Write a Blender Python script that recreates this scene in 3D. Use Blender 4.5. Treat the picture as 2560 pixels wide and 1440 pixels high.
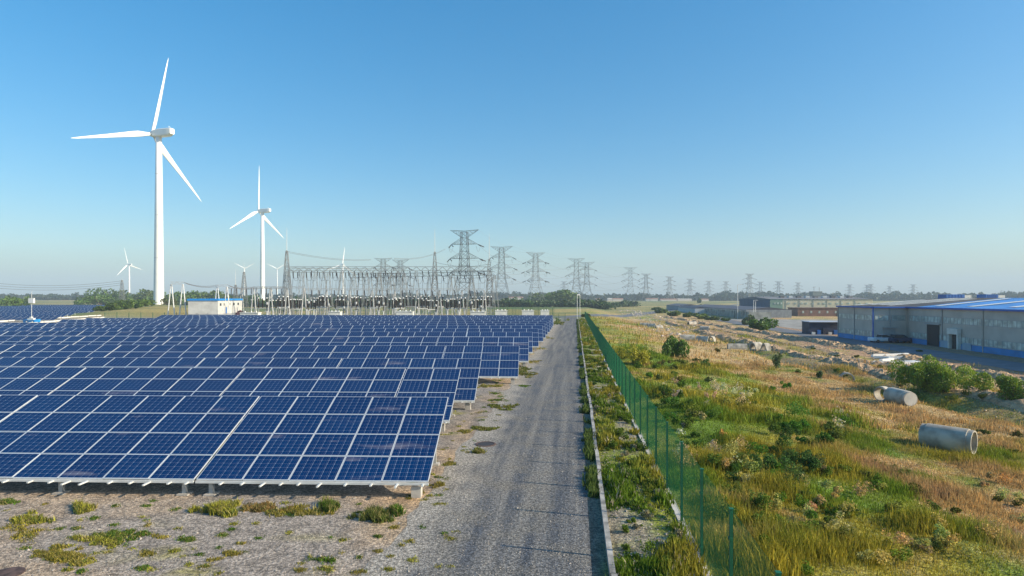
import bpy, math, random
import numpy as np
from mathutils import Vector, Matrix, Euler
for o in list(bpy.data.objects): bpy.data.objects.remove(o)
SC = bpy.context.scene; COL = SC.collection
R = math.radians; rnd = random.Random(7); rng = np.random.default_rng(11)

# ------------------------------------------------------------------ camera, sky, sun
F = 1500.0; HY = 745.0; CH = 7.0          # focal length (px of a 2560 frame), horizon row, camera height
cd = bpy.data.cameras.new('camera'); cam = bpy.data.objects.new('camera', cd); COL.objects.link(cam)
cam.location = (0, 0, CH); cam.rotation_euler = (R(90), 0, 0)
cd.sensor_width = 36; cd.lens = F/2560*36; cd.shift_y = (HY-720)/2560
cd.clip_start = 0.1; cd.clip_end = 20000
SC.camera = cam
SUN_EL, SUN_AZ = R(25.5), math.atan2(.967, -.255)
w = bpy.data.worlds.new('World'); SC.world = w; w.use_nodes = True
nt = w.node_tree; bg = nt.nodes['Background']
sky = nt.nodes.new('ShaderNodeTexSky'); sky.sky_type = 'NISHITA'; sky.sun_disc = False
sky.sun_elevation = SUN_EL; sky.sun_rotation = SUN_AZ
sky.altitude = 0; sky.air_density = 1.1; sky.dust_density = 1.5; sky.ozone_density = 3.2
hs = nt.nodes.new('ShaderNodeHueSaturation'); hs.inputs['Saturation'].default_value = 1.58; hs.inputs['Hue'].default_value = .5
tn = nt.nodes.new('ShaderNodeVectorMath'); tn.operation = 'MULTIPLY'; tn.inputs[1].default_value = (1.18, 1.26, 1.28)
gn = nt.nodes.new('ShaderNodeGamma'); gn.inputs[1].default_value = .74; nt.links.new(sky.outputs[0], gn.inputs[0]); nt.links.new(gn.outputs[0], tn.inputs[0]); nt.links.new(tn.outputs[0], hs.inputs['Color']); nt.links.new(hs.outputs[0], bg.inputs[0]); bg.inputs[1].default_value = 0.14
sl = bpy.data.lights.new('sun', 'SUN'); sl.energy = 5.0; sl.angle = R(0.5); sl.color = (1, .87, .66)
so = bpy.data.objects.new('sun', sl); COL.objects.link(so)
sd = Vector((math.sin(SUN_AZ)*math.cos(SUN_EL), math.cos(SUN_AZ)*math.cos(SUN_EL), math.sin(SUN_EL)))
so.rotation_euler = sd.to_track_quat('Z', 'Y').to_euler(); so.location = (60, -40, 80)
SC.view_settings.view_transform = 'Standard'; SC.view_settings.look = 'None'
SC.view_settings.gamma = 1; SC.view_settings.exposure = 0.63

# ------------------------------------------------------------------ noise and terrain
def _h(ix, iy, s):
    a = (ix.astype(np.int64)*374761393 + iy.astype(np.int64)*668265263 + s*1274126177) & 0xffffffff
    a = ((a ^ (a >> 13))*1274126177) & 0xffffffff
    return ((a ^ (a >> 16)) & 0xffff)/65535.0
def vn(x, y, s=0):
    x = np.asarray(x, float); y = np.asarray(y, float)
    ix = np.floor(x); iy = np.floor(y); fx = x-ix; fy = y-iy
    fx = fx*fx*(3-2*fx); fy = fy*fy*(3-2*fy)
    a = _h(ix, iy, s); b = _h(ix+1, iy, s); c = _h(ix, iy+1, s); d = _h(ix+1, iy+1, s)
    return (a*(1-fx)+b*fx)*(1-fy)+(c*(1-fx)+d*fx)*fy
def fbm(x, y, s=0, o=4):
    t = 0; a = .5; n = 0
    for i in range(o):
        t = t+a*vn(x*2**i+i*17.3, y*2**i-i*9.1, s+i); n += a; a *= .5
    return t/n
def ss(a, b, x):
    t = np.clip((np.asarray(x, float)-a)/(b-a), 0, 1); return t*t*(3-2*t)
YA = math.atan(158/1500); CA, SA = math.cos(YA), math.sin(YA)
def uv(x, y): return x*CA-y*SA, x*SA+y*CA          # across / along the service road
def xy(u, v): return u*CA+v*SA, -u*SA+v*CA
def terr(x, y):
    x = np.asarray(x, float); y = np.asarray(y, float)
    u, v = uv(x, y)
    z = -2.0*ss(5, 26, u)
    rough = ss(3.6, 7, u)*(1-ss(52, 56, u)*(1-ss(90, 130, u)))
    z = z+rough*((fbm(u/7, v/9, 3)-.5)*.9+(fbm(u/1.7, v/1.7, 5, 3)-.5)*.22)*(1-ss(150, 400, v)*.6)
    z = z+ss(1.0, 1.4, u)*(1-ss(3.0, 3.4, u))*.06
    # mound under the big turbine
    t = np.clip((y-250)/150, 0, 1); mx = -150-82*t
    dd = np.hypot(x-mx, (y-(250+150*t))*.8)
    z = z+2.7*np.exp(-(dd/23)**2)*(.9+.2*fbm(x/9, y/9, 9))
    z = z+3.2*ss(650, 1080, y)
    # drainage ditches on the field side
    z = z-.7*np.exp(-((u-31.5-1.2*np.sin(v/19))/1.6)**2)*ss(20, 40, v)*(1-ss(150, 190, v))
    return z
def G(px, py):
    """ground point seen at a pixel of the photograph (2560 x 1440)"""
    ax = (px-1280)/F; az = -(py-HY)/F
    lo, hi = 3.0, 6000.0
    d = 3.0; step = 1.0
    while d < 6000:
        if CH+az*d < float(terr(ax*d, d)): break
        lo = d; d += max(.3, d*.01)
    hi = d
    for _ in range(20):
        m = (lo+hi)/2
        if CH+az*m < float(terr(ax*m, m)): hi = m
        else: lo = m
    return Vector((ax*hi, hi, float(terr(ax*hi, hi))))
def P(px, py, d): return Vector(((px-1280)/F*d, d, CH-(py-HY)/F*d))
def X(px, d): return (px-1280)/F*d

# ------------------------------------------------------------------ materials
MATS = {}
def mat(name, col, rough=.6, metal=0, noise=None, bump=None, attr=None, coat=0, spec=.5, trans=0):
    """noise=(scale, amount[, detail]) varies the colour, bump=(scale, strength, distance)"""
    if name in MATS: return MATS[name]
    m = bpy.data.materials.new(name); m.use_nodes = True; n = m.node_tree; b = n.nodes['Principled BSDF']
    b.inputs['Roughness'].default_value = rough; b.inputs['Metallic'].default_value = metal
    b.inputs['Specular IOR Level'].default_value = spec
    b.inputs['Base Color'].default_value = (*col, 1); src = None
    if coat: b.inputs['Coat Weight'].default_value = coat; b.inputs['Coat Roughness'].default_value = .08
    if attr:
        a = n.nodes.new('ShaderNodeAttribute'); a.attribute_name = attr; src = a.outputs['Color']
    g = n.nodes.new('ShaderNodeNewGeometry')
    if noise:
        no = n.nodes.new('ShaderNodeTexNoise'); no.inputs['Scale'].default_value = noise[0]
        no.inputs['Detail'].default_value = noise[2] if len(noise) > 2 else 5
        n.links.new(g.outputs['Position'], no.inputs['Vector'])
        mr = n.nodes.new('ShaderNodeMapRange'); mr.inputs[1].default_value = .36; mr.inputs[2].default_value = .64
        mr.inputs[3].default_value = 1-noise[1]; mr.inputs[4].default_value = 1+noise[1]
        n.links.new(no.outputs[0], mr.inputs[0])
        mx = n.nodes.new('ShaderNodeVectorMath'); mx.operation = 'SCALE'
        if src: n.links.new(src, mx.inputs[0])
        else: mx.inputs[0].default_value = col
        n.links.new(mr.outputs[0], mx.inputs['Scale']); src = mx.outputs[0]
    if src: n.links.new(src, b.inputs['Base Color'])
    if bump:
        no = n.nodes.new('ShaderNodeTexNoise'); no.inputs['Scale'].default_value = bump[0]; no.inputs['Detail'].default_value = 4
        n.links.new(g.outputs['Position'], no.inputs['Vector'])
        bp = n.nodes.new('ShaderNodeBump'); bp.inputs['Strength'].default_value = bump[1]; bp.inputs['Distance'].default_value = bump[2]
        n.links.new(no.outputs[0], bp.inputs['Height']); n.links.new(bp.outputs[0], b.inputs['Normal'])
    if trans:
        t = n.nodes.new('ShaderNodeBsdfTranslucent'); ms = n.nodes.new('ShaderNodeMixShader'); ms.inputs[0].default_value = trans
        if src: n.links.new(src, t.inputs[0])
        else: t.inputs[0].default_value = (*col, 1)
        out = n.nodes['Material Output']
        n.links.new(b.outputs[0], ms.inputs[1]); n.links.new(t.outputs[0], ms.inputs[2]); n.links.new(ms.outputs[0], out.inputs[0])
    MATS[name] = m; return m
white_paint = mat('white_paint', (.80, .80, .78), .4, noise=(.25, .03))
pylon_far = mat('weathered_galvanised_steel', (.19, .20, .21), .6, .2)
pylon_dark = mat('dark_galvanised_steel', (.12, .13, .14), .6, .2)
galv = mat('galvanised_steel', (.40, .41, .41), .5, .3, noise=(3, .12))
tube_m = mat('grey_tube_steel', (.40, .41, .41), .55, .1, noise=(1, .15))
palest = mat('pale_steel', (.60, .61, .60), .5, .1, noise=(2, .1))
alu = mat('aluminium', (.70, .72, .74), .38, .35)
concrete = mat('concrete', (.40, .37, .33), .9, noise=(1.6, .22, 8), bump=(12, .4, .02))
concrete_pale = mat('pale_concrete', (.50, .47, .42), .9, noise=(.8, .18, 8), bump=(9, .3, .02))
green_paint = mat('green_paint', (.004, .105, .05), .6, noise=(2, .15))
green_wire = mat('green_wire', (.010, .125, .052), .8, spec=.2)
insul = mat('brown_porcelain', (.030, .020, .016), .25)
cable_m = mat('cable', (.10, .10, .11), .5)
black = mat('black_rubber', (.02, .02, .022), .6)
cab_white = mat('cabinet_paint', (.62, .62, .57), .5, noise=(1.5, .08))
dirt = mat('heaped_dirt', (.42, .28, .16), .95, noise=(1.4, .45, 9), bump=(4, 1.0, .3))
rock = mat('rubble_stone', (.46, .34, .23), .95, noise=(2, .3, 8), bump=(8, .6, .05))
blue_metal = mat('blue_cladding', (.02, .13, .42), .45, noise=(.4, .12))
blue_boat = mat('blue_boat_paint', (.01, .22, .55), .4, noise=(1, .15))

def panel_mat():
    m = bpy.data.materials.new('solar_glass'); m.use_nodes = True; n = m.node_tree; b = n.nodes['Principled BSDF']
    L = n.links.new
    u = n.nodes.new('ShaderNodeUVMap'); u.uv_map = 'UVMap'
    s = n.nodes.new('ShaderNodeSeparateXYZ'); L(u.outputs[0], s.inputs[0])
    def M(op, a, b_=None, c=None):
        k = n.nodes.new('ShaderNodeMath'); k.operation = op
        for i, q in enumerate((a, b_, c)):
            if q is None: continue
            if isinstance(q, (int, float)): k.inputs[i].default_value = q
            else: L(q, k.inputs[i])
        return k.outputs[0]
    def line(c, cnt, wd):      # 1 on grid lines
        fr = M('FRACT', M('MULTIPLY', c, cnt)); d = M('ABSOLUTE', M('SUBTRACT', fr, .5))
        return M('GREATER_THAN', d, .5-wd)
    gx = line(s.outputs[0], 6, .022); gy = line(s.outputs[1], 6, .035)
    bus = line(M('ADD', s.outputs[0], .035), 6, .010)
    bus2 = line(M('ADD', s.outputs[0], .085), 6, .008)
    # bright corner diamonds where cells meet
    ax = M('ABSOLUTE', M('SUBTRACT', M('FRACT', M('ADD', M('MULTIPLY', s.outputs[0], 6), .5)), .5))
    ay = M('ABSOLUTE', M('SUBTRACT', M('FRACT', M('ADD', M('MULTIPLY', s.outputs[1], 6), .5)), .5))
    dia = M('LESS_THAN', M('ADD', ax, ay), .085)
    li = M('MAXIMUM', M('MULTIPLY', gx, .55), M('MULTIPLY', gy, .22)); li = M('MAXIMUM', li, M('MULTIPLY', bus, .35))
    li = M('MAXIMUM', li, M('MULTIPLY', bus2, .25)); li = M('MAXIMUM', li, M('MULTIPLY', dia, .9))
    oi = n.nodes.new('ShaderNodeObjectInfo')
    geo = n.nodes.new('ShaderNodeNewGeometry')
    # blue cell colour, varying a little from panel to panel and cell to cell
    wn = n.nodes.new('ShaderNodeTexWhiteNoise'); wn.noise_dimensions = '2D'
    fl = n.nodes.new('ShaderNodeVectorMath'); fl.operation = 'FLOOR'
    sc = n.nodes.new('ShaderNodeVectorMath'); sc.operation = 'SCALE'; sc.inputs['Scale'].default_value = 6
    L(u.outputs[0], sc.inputs[0]); L(sc.outputs[0], fl.inputs[0]); L(fl.outputs[0], wn.inputs['Vector'])
    var = M('ADD', M('MULTIPLY', wn.outputs[0], .22), M('MULTIPLY', oi.outputs['Random'], .3))
    cr = n.nodes.new('ShaderNodeMix'); cr.data_type = 'RGBA'
    cr.inputs[6].default_value = (.0006, .014, .070, 1); cr.inputs[7].default_value = (.0012, .034, .125, 1); L(M('ADD', var, .2), cr.inputs[0])
    c2 = n.nodes.new('ShaderNodeMix'); c2.data_type = 'RGBA'; c2.inputs[7].default_value = (.30, .36, .48, 1)
    L(li, c2.inputs[0]); L(cr.outputs[2], c2.inputs[6])
    # dust smears
    mp = n.nodes.new('ShaderNodeMapping'); mp.inputs['Scale'].default_value = (.22, .9, .9); L(geo.outputs['Position'], mp.inputs[0])
    ns = n.nodes.new('ShaderNodeTexNoise'); ns.inputs['Scale'].default_value = 1.3; ns.inputs['Detail'].default_value = 5; L(mp.outputs[0], ns.inputs['Vector'])
    mr = n.nodes.new('ShaderNodeMapRange'); mr.inputs[1].default_value = .64; mr.inputs[2].default_value = .78; mr.inputs[4].default_value = .5; L(ns.outputs[0], mr.inputs[0])
    c3 = n.nodes.new('ShaderNodeMix'); c3.data_type = 'RGBA'; c3.inputs[7].default_value = (.36, .33, .36, 1)
    L(mr.outputs[0], c3.inputs[0]); L(c2.outputs[2], c3.inputs[6]); L(c3.outputs[2], b.inputs['Base Color'])
    b.inputs['Roughness'].default_value = .14; b.inputs['Specular IOR Level'].default_value = .12
    n2 = n.nodes.new('ShaderNodeTexNoise'); n2.inputs['Scale'].default_value = .8
    L(geo.outputs['Position'], n2.inputs['Vector'])
    bp = n.nodes.new('ShaderNodeBump'); bp.inputs['Strength'].default_value = .06; bp.inputs['Distance'].default_value = .1; L(n2.outputs[0], bp.inputs['Height']); L(bp.outputs[0], b.inputs['Normal'])
    return m
glass = panel_mat()

# ------------------------------------------------------------------ mesh helpers
def _bm_mesh(name, V, Fq, mats, midx=None, uvs=None, smooth=False, cols=None):
    me = bpy.data.meshes.new(name); V = np.asarray(V, np.float32).reshape(-1, 3)
    me.vertices.add(len(V)); me.vertices.foreach_set('co', V.ravel())
    if isinstance(Fq, np.ndarray):
        k = Fq.shape[1]; nf = len(Fq); idx = Fq.astype(np.int32).ravel(); st = np.arange(nf, dtype=np.int32)*k; tot = np.full(nf, k, np.int32)
    else:
        nf = len(Fq); tot = np.array([len(f) for f in Fq], np.int32); idx = np.array([i for f in Fq for i in f], np.int32)
        st = np.concatenate([[0], np.cumsum(tot)[:-1]]).astype(np.int32) if nf else np.zeros(0, np.int32)
    me.loops.add(len(idx)); me.loops.foreach_set('vertex_index', idx)
    me.polygons.add(nf); me.polygons.foreach_set('loop_start', st)
    try: me.polygons.foreach_set('loop_total', tot)
    except Exception: pass
    if midx is not None: me.polygons.foreach_set('material_index', np.asarray(midx, np.int32))
    me.polygons.foreach_set('use_smooth', np.full(nf, bool(smooth)))
    if uvs is not None:
        ul = me.uv_layers.new(name='UVMap'); ul.data.foreach_set('uv', np.asarray(uvs, np.float32).ravel())
    if cols is not None:
        ca = me.color_attributes.new('tint', 'FLOAT_COLOR', 'POINT')
        c4 = np.ones((len(V), 4), np.float32); c4[:, :3] = cols; ca.data.foreach_set('color', c4.ravel())
    me.update(calc_edges=True); me.validate()
    for m in (mats if isinstance(mats, (list, tuple)) else [mats]): me.materials.append(m)
    return me
def link(name, me, parent=None, loc=None, rz=0):
    o = bpy.data.objects.new(name, me); COL.objects.link(o)
    if parent is not None: o.parent = parent
    if loc is not None: o.location = loc
    if rz: o.rotation_euler = (0, 0, rz)
    return o
class MB:
    def __init__(s): s.v = []; s.f = []; s.m = []
    def add(s, vs, fs, mi=0):
        o = len(s.v); s.v += [tuple(p) for p in vs]; s.f += [tuple(i+o for i in f) for f in fs]; s.m += [mi]*len(fs); return s
    def box(s, x0, x1, y0, y1, z0, z1, mi=0, M=None):
        vs = [(x, y, z) for z in (z0, z1) for x, y in ((x0, y0), (x1, y0), (x1, y1), (x0, y1))]
        if M is not None: vs = [M @ Vector(p) for p in vs]
        return s.add(vs, [(3, 2, 1, 0), (4, 5, 6, 7), (0, 1, 5, 4), (1, 2, 6, 5), (2, 3, 7, 6), (3, 0, 4, 7)], mi)
    def bar(s, p, q, r, n=4, r2=None, mi=0, caps=True):
        p = Vector(p); q = Vector(q); d = (q-p)
        if d.length < 1e-6: return s
        d.normalize(); a = d.cross(Vector((0, 0, 1)) if abs(d.z) < .9 else Vector((1, 0, 0))).normalized(); b = d.cross(a)
        r2 = r if r2 is None else r2; vs = []
        for c, rr in ((p, r), (q, r2)):
            for i in range(n):
                t = 2*math.pi*(i+.5)/n; vs.append(c+(a*math.cos(t)+b*math.sin(t))*rr)
        fs = [(i, (i+1) % n, n+(i+1) % n, n+i) for i in range(n)]
        if caps: fs += [tuple(range(n-1, -1, -1)), tuple(range(n, 2*n))]
        return s.add(vs, fs, mi)
    def path(s, pts, r, n=4, mi=0):
        for a, b in zip(pts[:-1], pts[1:]): s.bar(a, b, r, n, mi=mi, caps=False)
        return s
    def lathe(s, prof, n=10, mi=0, M=None):
        vs = []
        for r, z in prof:
            for i in range(n):
                t = 2*math.pi*i/n; p = Vector((r*math.cos(t), r*math.sin(t), z)); vs.append(M @ p if M is not None else p)
        fs = []
        for k in range(len(prof)-1):
            for i in range(n): fs.append((k*n+i, k*n+(i+1) % n, (k+1)*n+(i+1) % n, (k+1)*n+i))
        if prof[0][0] > 1e-4 and prof[0] != prof[-1]: fs.append(tuple(range(n-1, -1, -1)))
        if prof[-1][0] > 1e-4 and prof[0] != prof[-1]: fs.append(tuple(range((len(prof)-1)*n, len(prof)*n)))
        return s.add(vs, fs, mi)
    def mesh(s, name, mats, smooth=False): return _bm_mesh(name, s.v, s.f, mats, s.m, smooth=smooth)
    def build(s, name, mats, parent=None, loc=None, smooth=False): return link(name, s.mesh(name, mats, smooth), parent, loc)
def tag(o, label, cat=None, group=None, kind=None):
    if label: o['label'] = label
    if cat: o['category'] = cat
    if group: o['group'] = group
    if kind: o['kind'] = kind
    return o
def thing(name, loc, label, cat, group=None, rz=0):
    o = bpy.data.objects.new(name, None); COL.objects.link(o); o.location = loc; o.rotation_euler = (0, 0, rz); o.empty_display_size = .3
    return tag(o, label, cat, group)
def dup(root, loc, rz=None, label=None, scale=None, group=None):
    r = root.copy(); COL.objects.link(r); r.location = loc
    if rz is not None: r.rotation_euler = (0, 0, rz)
    if label: r['label'] = label
    if group: r['group'] = group
    if scale: r.scale = (scale,)*3 if isinstance(scale, (int, float)) else scale
    for ch in list(root.children):
        c = ch.copy(); COL.objects.link(c); c.parent = r
        for g in list(ch.children):
            d = g.copy(); COL.objects.link(d); d.parent = c
    return r
ORD = ['first', 'second', 'third', 'fourth', 'fifth', 'sixth', 'seventh', 'eighth', 'ninth', 'tenth', 'eleventh', 'twelfth', 'thirteenth',
       'fourteenth', 'fifteenth', 'sixteenth', 'seventeenth', 'eighteenth', 'nineteenth', 'twentieth', 'twenty first', 'twenty second', 'twenty third', 'twenty fourth', 'twenty fifth', 'twenty sixth', 'twenty seventh', 'twenty eighth']

# ------------------------------------------------------------------ ground colours
GRAV = np.array((.285, .24, .20)); SAND = np.array((.40, .28, .17)); DARKG = np.array((.12, .125, .13))
GREEN = np.array((.125, .20, .014)); OLIVE = np.array((.27, .235, .025)); STRAW = np.array((.42, .285, .12)); SOIL = np.array((.31, .185, .105))
def mixc(a, b, t): t = np.asarray(t)[..., None]; return a*(1-t)+b*t
def dryness(u, v):
    n = fbm(u/8+3, v/13, 21, 4); n2 = fbm(u/2.2, v/2.6, 25, 3)
    t = n*.9+n2*.75+(fbm(u/.9, v/.9, 27, 2)-.5)*.35-.76
    t = t+.34*ss(7, 20, u)+.10*ss(40, 90, v)*ss(4, 12, u)-.25*ss(30, 33, u)*(1-ss(36, 40, u))
    t = t+.22*np.exp(-((u-22)/8)**2-((v-18)/9)**2)
    return np.clip(t*1.35+.10, 0, 1)
def field_col(u, v):
    t = dryness(u, v); n = fbm(u/3.3+9, v/3.9, 31, 3); n3 = fbm(u/1.3+9, v/1.3, 37, 2)
    c = mixc(GREEN, OLIVE, ss(.3, .68, n)); c = mixc(c, STRAW, ss(.35, .85, t)); c = mixc(c, SOIL, ss(.60, .80, n3)*.6*ss(.3, .7, t))
    return c
def ground_col(x, y):
    u, v = uv(x, y)
    n = fbm(x/3, y/3, 41, 4); n2 = fbm(x/11, y/11, 43, 3)
    yard = mixc(GRAV, SAND, ss(.44, .64, n)*.8*(1-.3*ss(-9, -14, u))); yard = mixc(yard, DARKG, ss(.47, .6, n2)*.6*(.4+.6*ss(.35, .6, fbm(x/1.1, y/1.1, 48, 3)))); yard = mixc(yard, SAND, ss(.55, .75, fbm(u/2.0, v/6, 49, 3))*ss(-8, -5.5, u)*.6)
    yard = mixc(yard, np.array((.42, .27, .14)), np.exp(-((x+3.6)/1.5)**2-((y-20.6)/1.3)**2)*.9+.6*np.exp(-((x+1.6)/1.2)**2-((y-27)/6)**2))
    weedy = ss(.58, .72, fbm(x/1.6+4, y/1.1, 45, 3))*ss(.45, .6, fbm(x/7, y/7, 47, 2))*(1-ss(-4.9, -4.3, u))
    yard = mixc(yard, OLIVE, weedy*.65)
    verge = mixc(mixc(GREEN, OLIVE, n), np.array((.30, .25, .19)), ss(.45, .62, fbm(u/.9, v/1.7, 51, 3))*.9)
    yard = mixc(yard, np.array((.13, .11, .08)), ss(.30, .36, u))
    fld = field_col(u, v)
    soilz = ss(42, 46, u+6*(n-.5))*(1-ss(88, 95, u))*(1-.75*ss(125, 175, v)*(1-ss(58, 62, u)))
    soilz = np.maximum(soilz, np.exp(-((u-36)/2.6)**2)*.9)*(1-ss(230, 330, v))
    fld = mixc(fld, mixc(SOIL, np.array((.34, .21, .12)), n)*.95, soilz)
    far = mixc(np.array((.10, .14, .03)), np.array((.30, .235, .07)), ss(.40, .58, fbm(x/45, y/25, 53, 4)))
    c = mixc(yard, verge, ss(.9, 1.05, u)); c = mixc(c, fld, ss(3.2, 3.5, u))
    # land behind the solar tables and the substation
    back = ss(176, 190, y)*(1-ss(-6, 2, u-((v-180)*.0)))
    left = ss(0, 1, ((y-232)/12))*(1-ss(.5, 4, u))
    c = mixc(c, np.array((.38, .33, .26)), ss(166, 172, y)*(1-ss(-5, -4.5, u))*(1-ss(190, 215, y)))
    c = mixc(c, far, ss(195, 225, y)*(1-ss(2, 6, u)))
    c = mixc(c, far, ss(300, 380, v))
    return c

def ground_mat():
    m = bpy.data.materials.new('ground_cover'); m.use_nodes = True; n = m.node_tree; b = n.nodes['Principled BSDF']; L = n.links.new
    g = n.nodes.new('ShaderNodeNewGeometry'); a = n.nodes.new('ShaderNodeAttribute'); a.attribute_name = 'tint'
    def noise(sc, det):
        t = n.nodes.new('ShaderNodeTexNoise'); t.inputs['Scale'].default_value = sc; t.inputs['Detail'].default_value = det; t.inputs['Roughness'].default_value = .62
        L(g.outputs['Position'], t.inputs['Vector']); return t.outputs[0]
    def rg(x, lo, hi, c, d):
        k = n.nodes.new('ShaderNodeMapRange'); k.inputs[1].default_value = lo; k.inputs[2].default_value = hi; k.inputs[3].default_value = c; k.inputs[4].default_value = d; L(x, k.inputs[0]); return k.outputs[0]
    def mul(x, y):
        k = n.nodes.new('ShaderNodeMath'); k.operation = 'MULTIPLY'; L(x, k.inputs[0]); L(y, k.inputs[1]); return k.outputs[0]
    f = mul(rg(noise(9, 3), .42, .58, .62, 1.40), rg(noise(1.7, 6), .38, .62, .70, 1.25))
    f = mul(f, rg(noise(26, 2), .40, .60, .62, 1.38))
    v = n.nodes.new('ShaderNodeVectorMath'); v.operation = 'SCALE'; L(a.outputs['Color'], v.inputs[0]); L(f, v.inputs['Scale'])
    vo = n.nodes.new('ShaderNodeTexVoronoi'); vo.inputs['Scale'].default_value = 9; L(g.outputs['Position'], vo.inputs['Vector'])
    sp = n.nodes.new('ShaderNodeSeparateColor'); L(vo.outputs['Color'], sp.inputs[0])
    k = mul(rg(vo.outputs['Distance'], .18, .28, 1, 0), rg(sp.outputs[0], .80, .82, 0, .5))
    mx = n.nodes.new('ShaderNodeMix'); mx.data_type = 'RGBA'; L(k, mx.inputs[0]); L(v.outputs[0], mx.inputs[6]); mx.inputs[7].default_value = (.46, .41, .35, 1)
    L(mx.outputs[2], b.inputs['Base Color']); b.inputs['Roughness'].default_value = .95
    bp = n.nodes.new('ShaderNodeBump'); bp.inputs['Strength'].default_value = 1; bp.inputs['Distance'].default_value = .07; L(noise(9, 6), bp.inputs['Height']); L(bp.outputs[0], b.inputs['Normal'])
    return m
# terrain sheet
def axis(parts):
    out = []
    for a, b, s in parts: out += list(np.arange(a, b, s))
    out.append(parts[-1][1]); return np.array(out)
us = axis([(-4600, -1000, 400), (-1000, -300, 35), (-300, -60, 6), (-60, -20, 1.2), (-20, 3, .5), (3, 40, .4), (40, 70, 1.0), (70, 140, 4), (140, 600, 25), (600, 4600, 400)])
vs_ = axis([(-60, 4, 8), (4, 60, .4), (60, 120, .8), (120, 260, 2.2), (260, 520, 8), (520, 1400, 40), (1400, 5200, 380)])
U, V = np.meshgrid(us, vs_); gx, gy = xy(U, V); gz = terr(gx, gy)
idx = np.arange(U.size).reshape(U.shape)
q = np.stack([idx[:-1, :-1], idx[:-1, 1:], idx[1:, 1:], idx[1:, :-1]], -1).reshape(-1, 4)
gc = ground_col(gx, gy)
gm = ground_mat()
_m = gm.node_tree   # add gravel grain: small bright and dark stones
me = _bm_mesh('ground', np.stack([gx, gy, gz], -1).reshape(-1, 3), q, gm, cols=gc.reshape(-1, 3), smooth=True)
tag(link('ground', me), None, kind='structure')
del U, V, gx, gy, gz, idx, q

# ------------------------------------------------------------------ strips (roads, kerbs)
def ribbon(name, m, cl, w0, w1, z=.006, step=None, jl=0, jr=0, cols=None, nacross=6):
    """cl: list of (u,v); offsets w0..w1 to the right of the travel direction"""
    pts = [np.array(p, float) for p in cl]; fine = []
    for a, b in zip(pts[:-1], pts[1:]):
        L = np.linalg.norm(b-a); k = max(1, int(L/(step or 4)))
        for i in range(k): fine.append(a+(b-a)*i/k)
    fine.append(pts[-1]); fine = np.array(fine)
    for _ in range(6 if len(pts) > 2 else 0): fine[1:-1] = (fine[:-2]+fine[2:]+2*fine[1:-1])/4
    tn = np.gradient(fine, axis=0); tn /= np.linalg.norm(tn, axis=1)[:, None]; nr = np.stack([tn[:, 1], -tn[:, 0]], 1)
    vs = []
    for i, p in enumerate(fine):
        l = w0+jl*(vn(i*.9, 0, 5)+vn(i*.23, 4, 6)-1); r = w1+jr*(vn(i*.7, 3, 8)-.5)
        for k in range(nacross+1):
            qq = p+nr[i]*(l+(r-l)*k/nacross); x_, y_ = xy(qq[0], qq[1]); vs.append((x_, y_, float(terr(x_, y_))+z))
    n = nacross+1; ii = np.arange(len(fine)*n).reshape(-1, n)
    q = np.stack([ii[:-1, :-1], ii[:-1, 1:], ii[1:, 1:], ii[1:, :-1]], -1).reshape(-1, 4)
    return tag(link(name, _bm_mesh(name, vs, q, m, smooth=True)), None, kind='structure')

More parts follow.
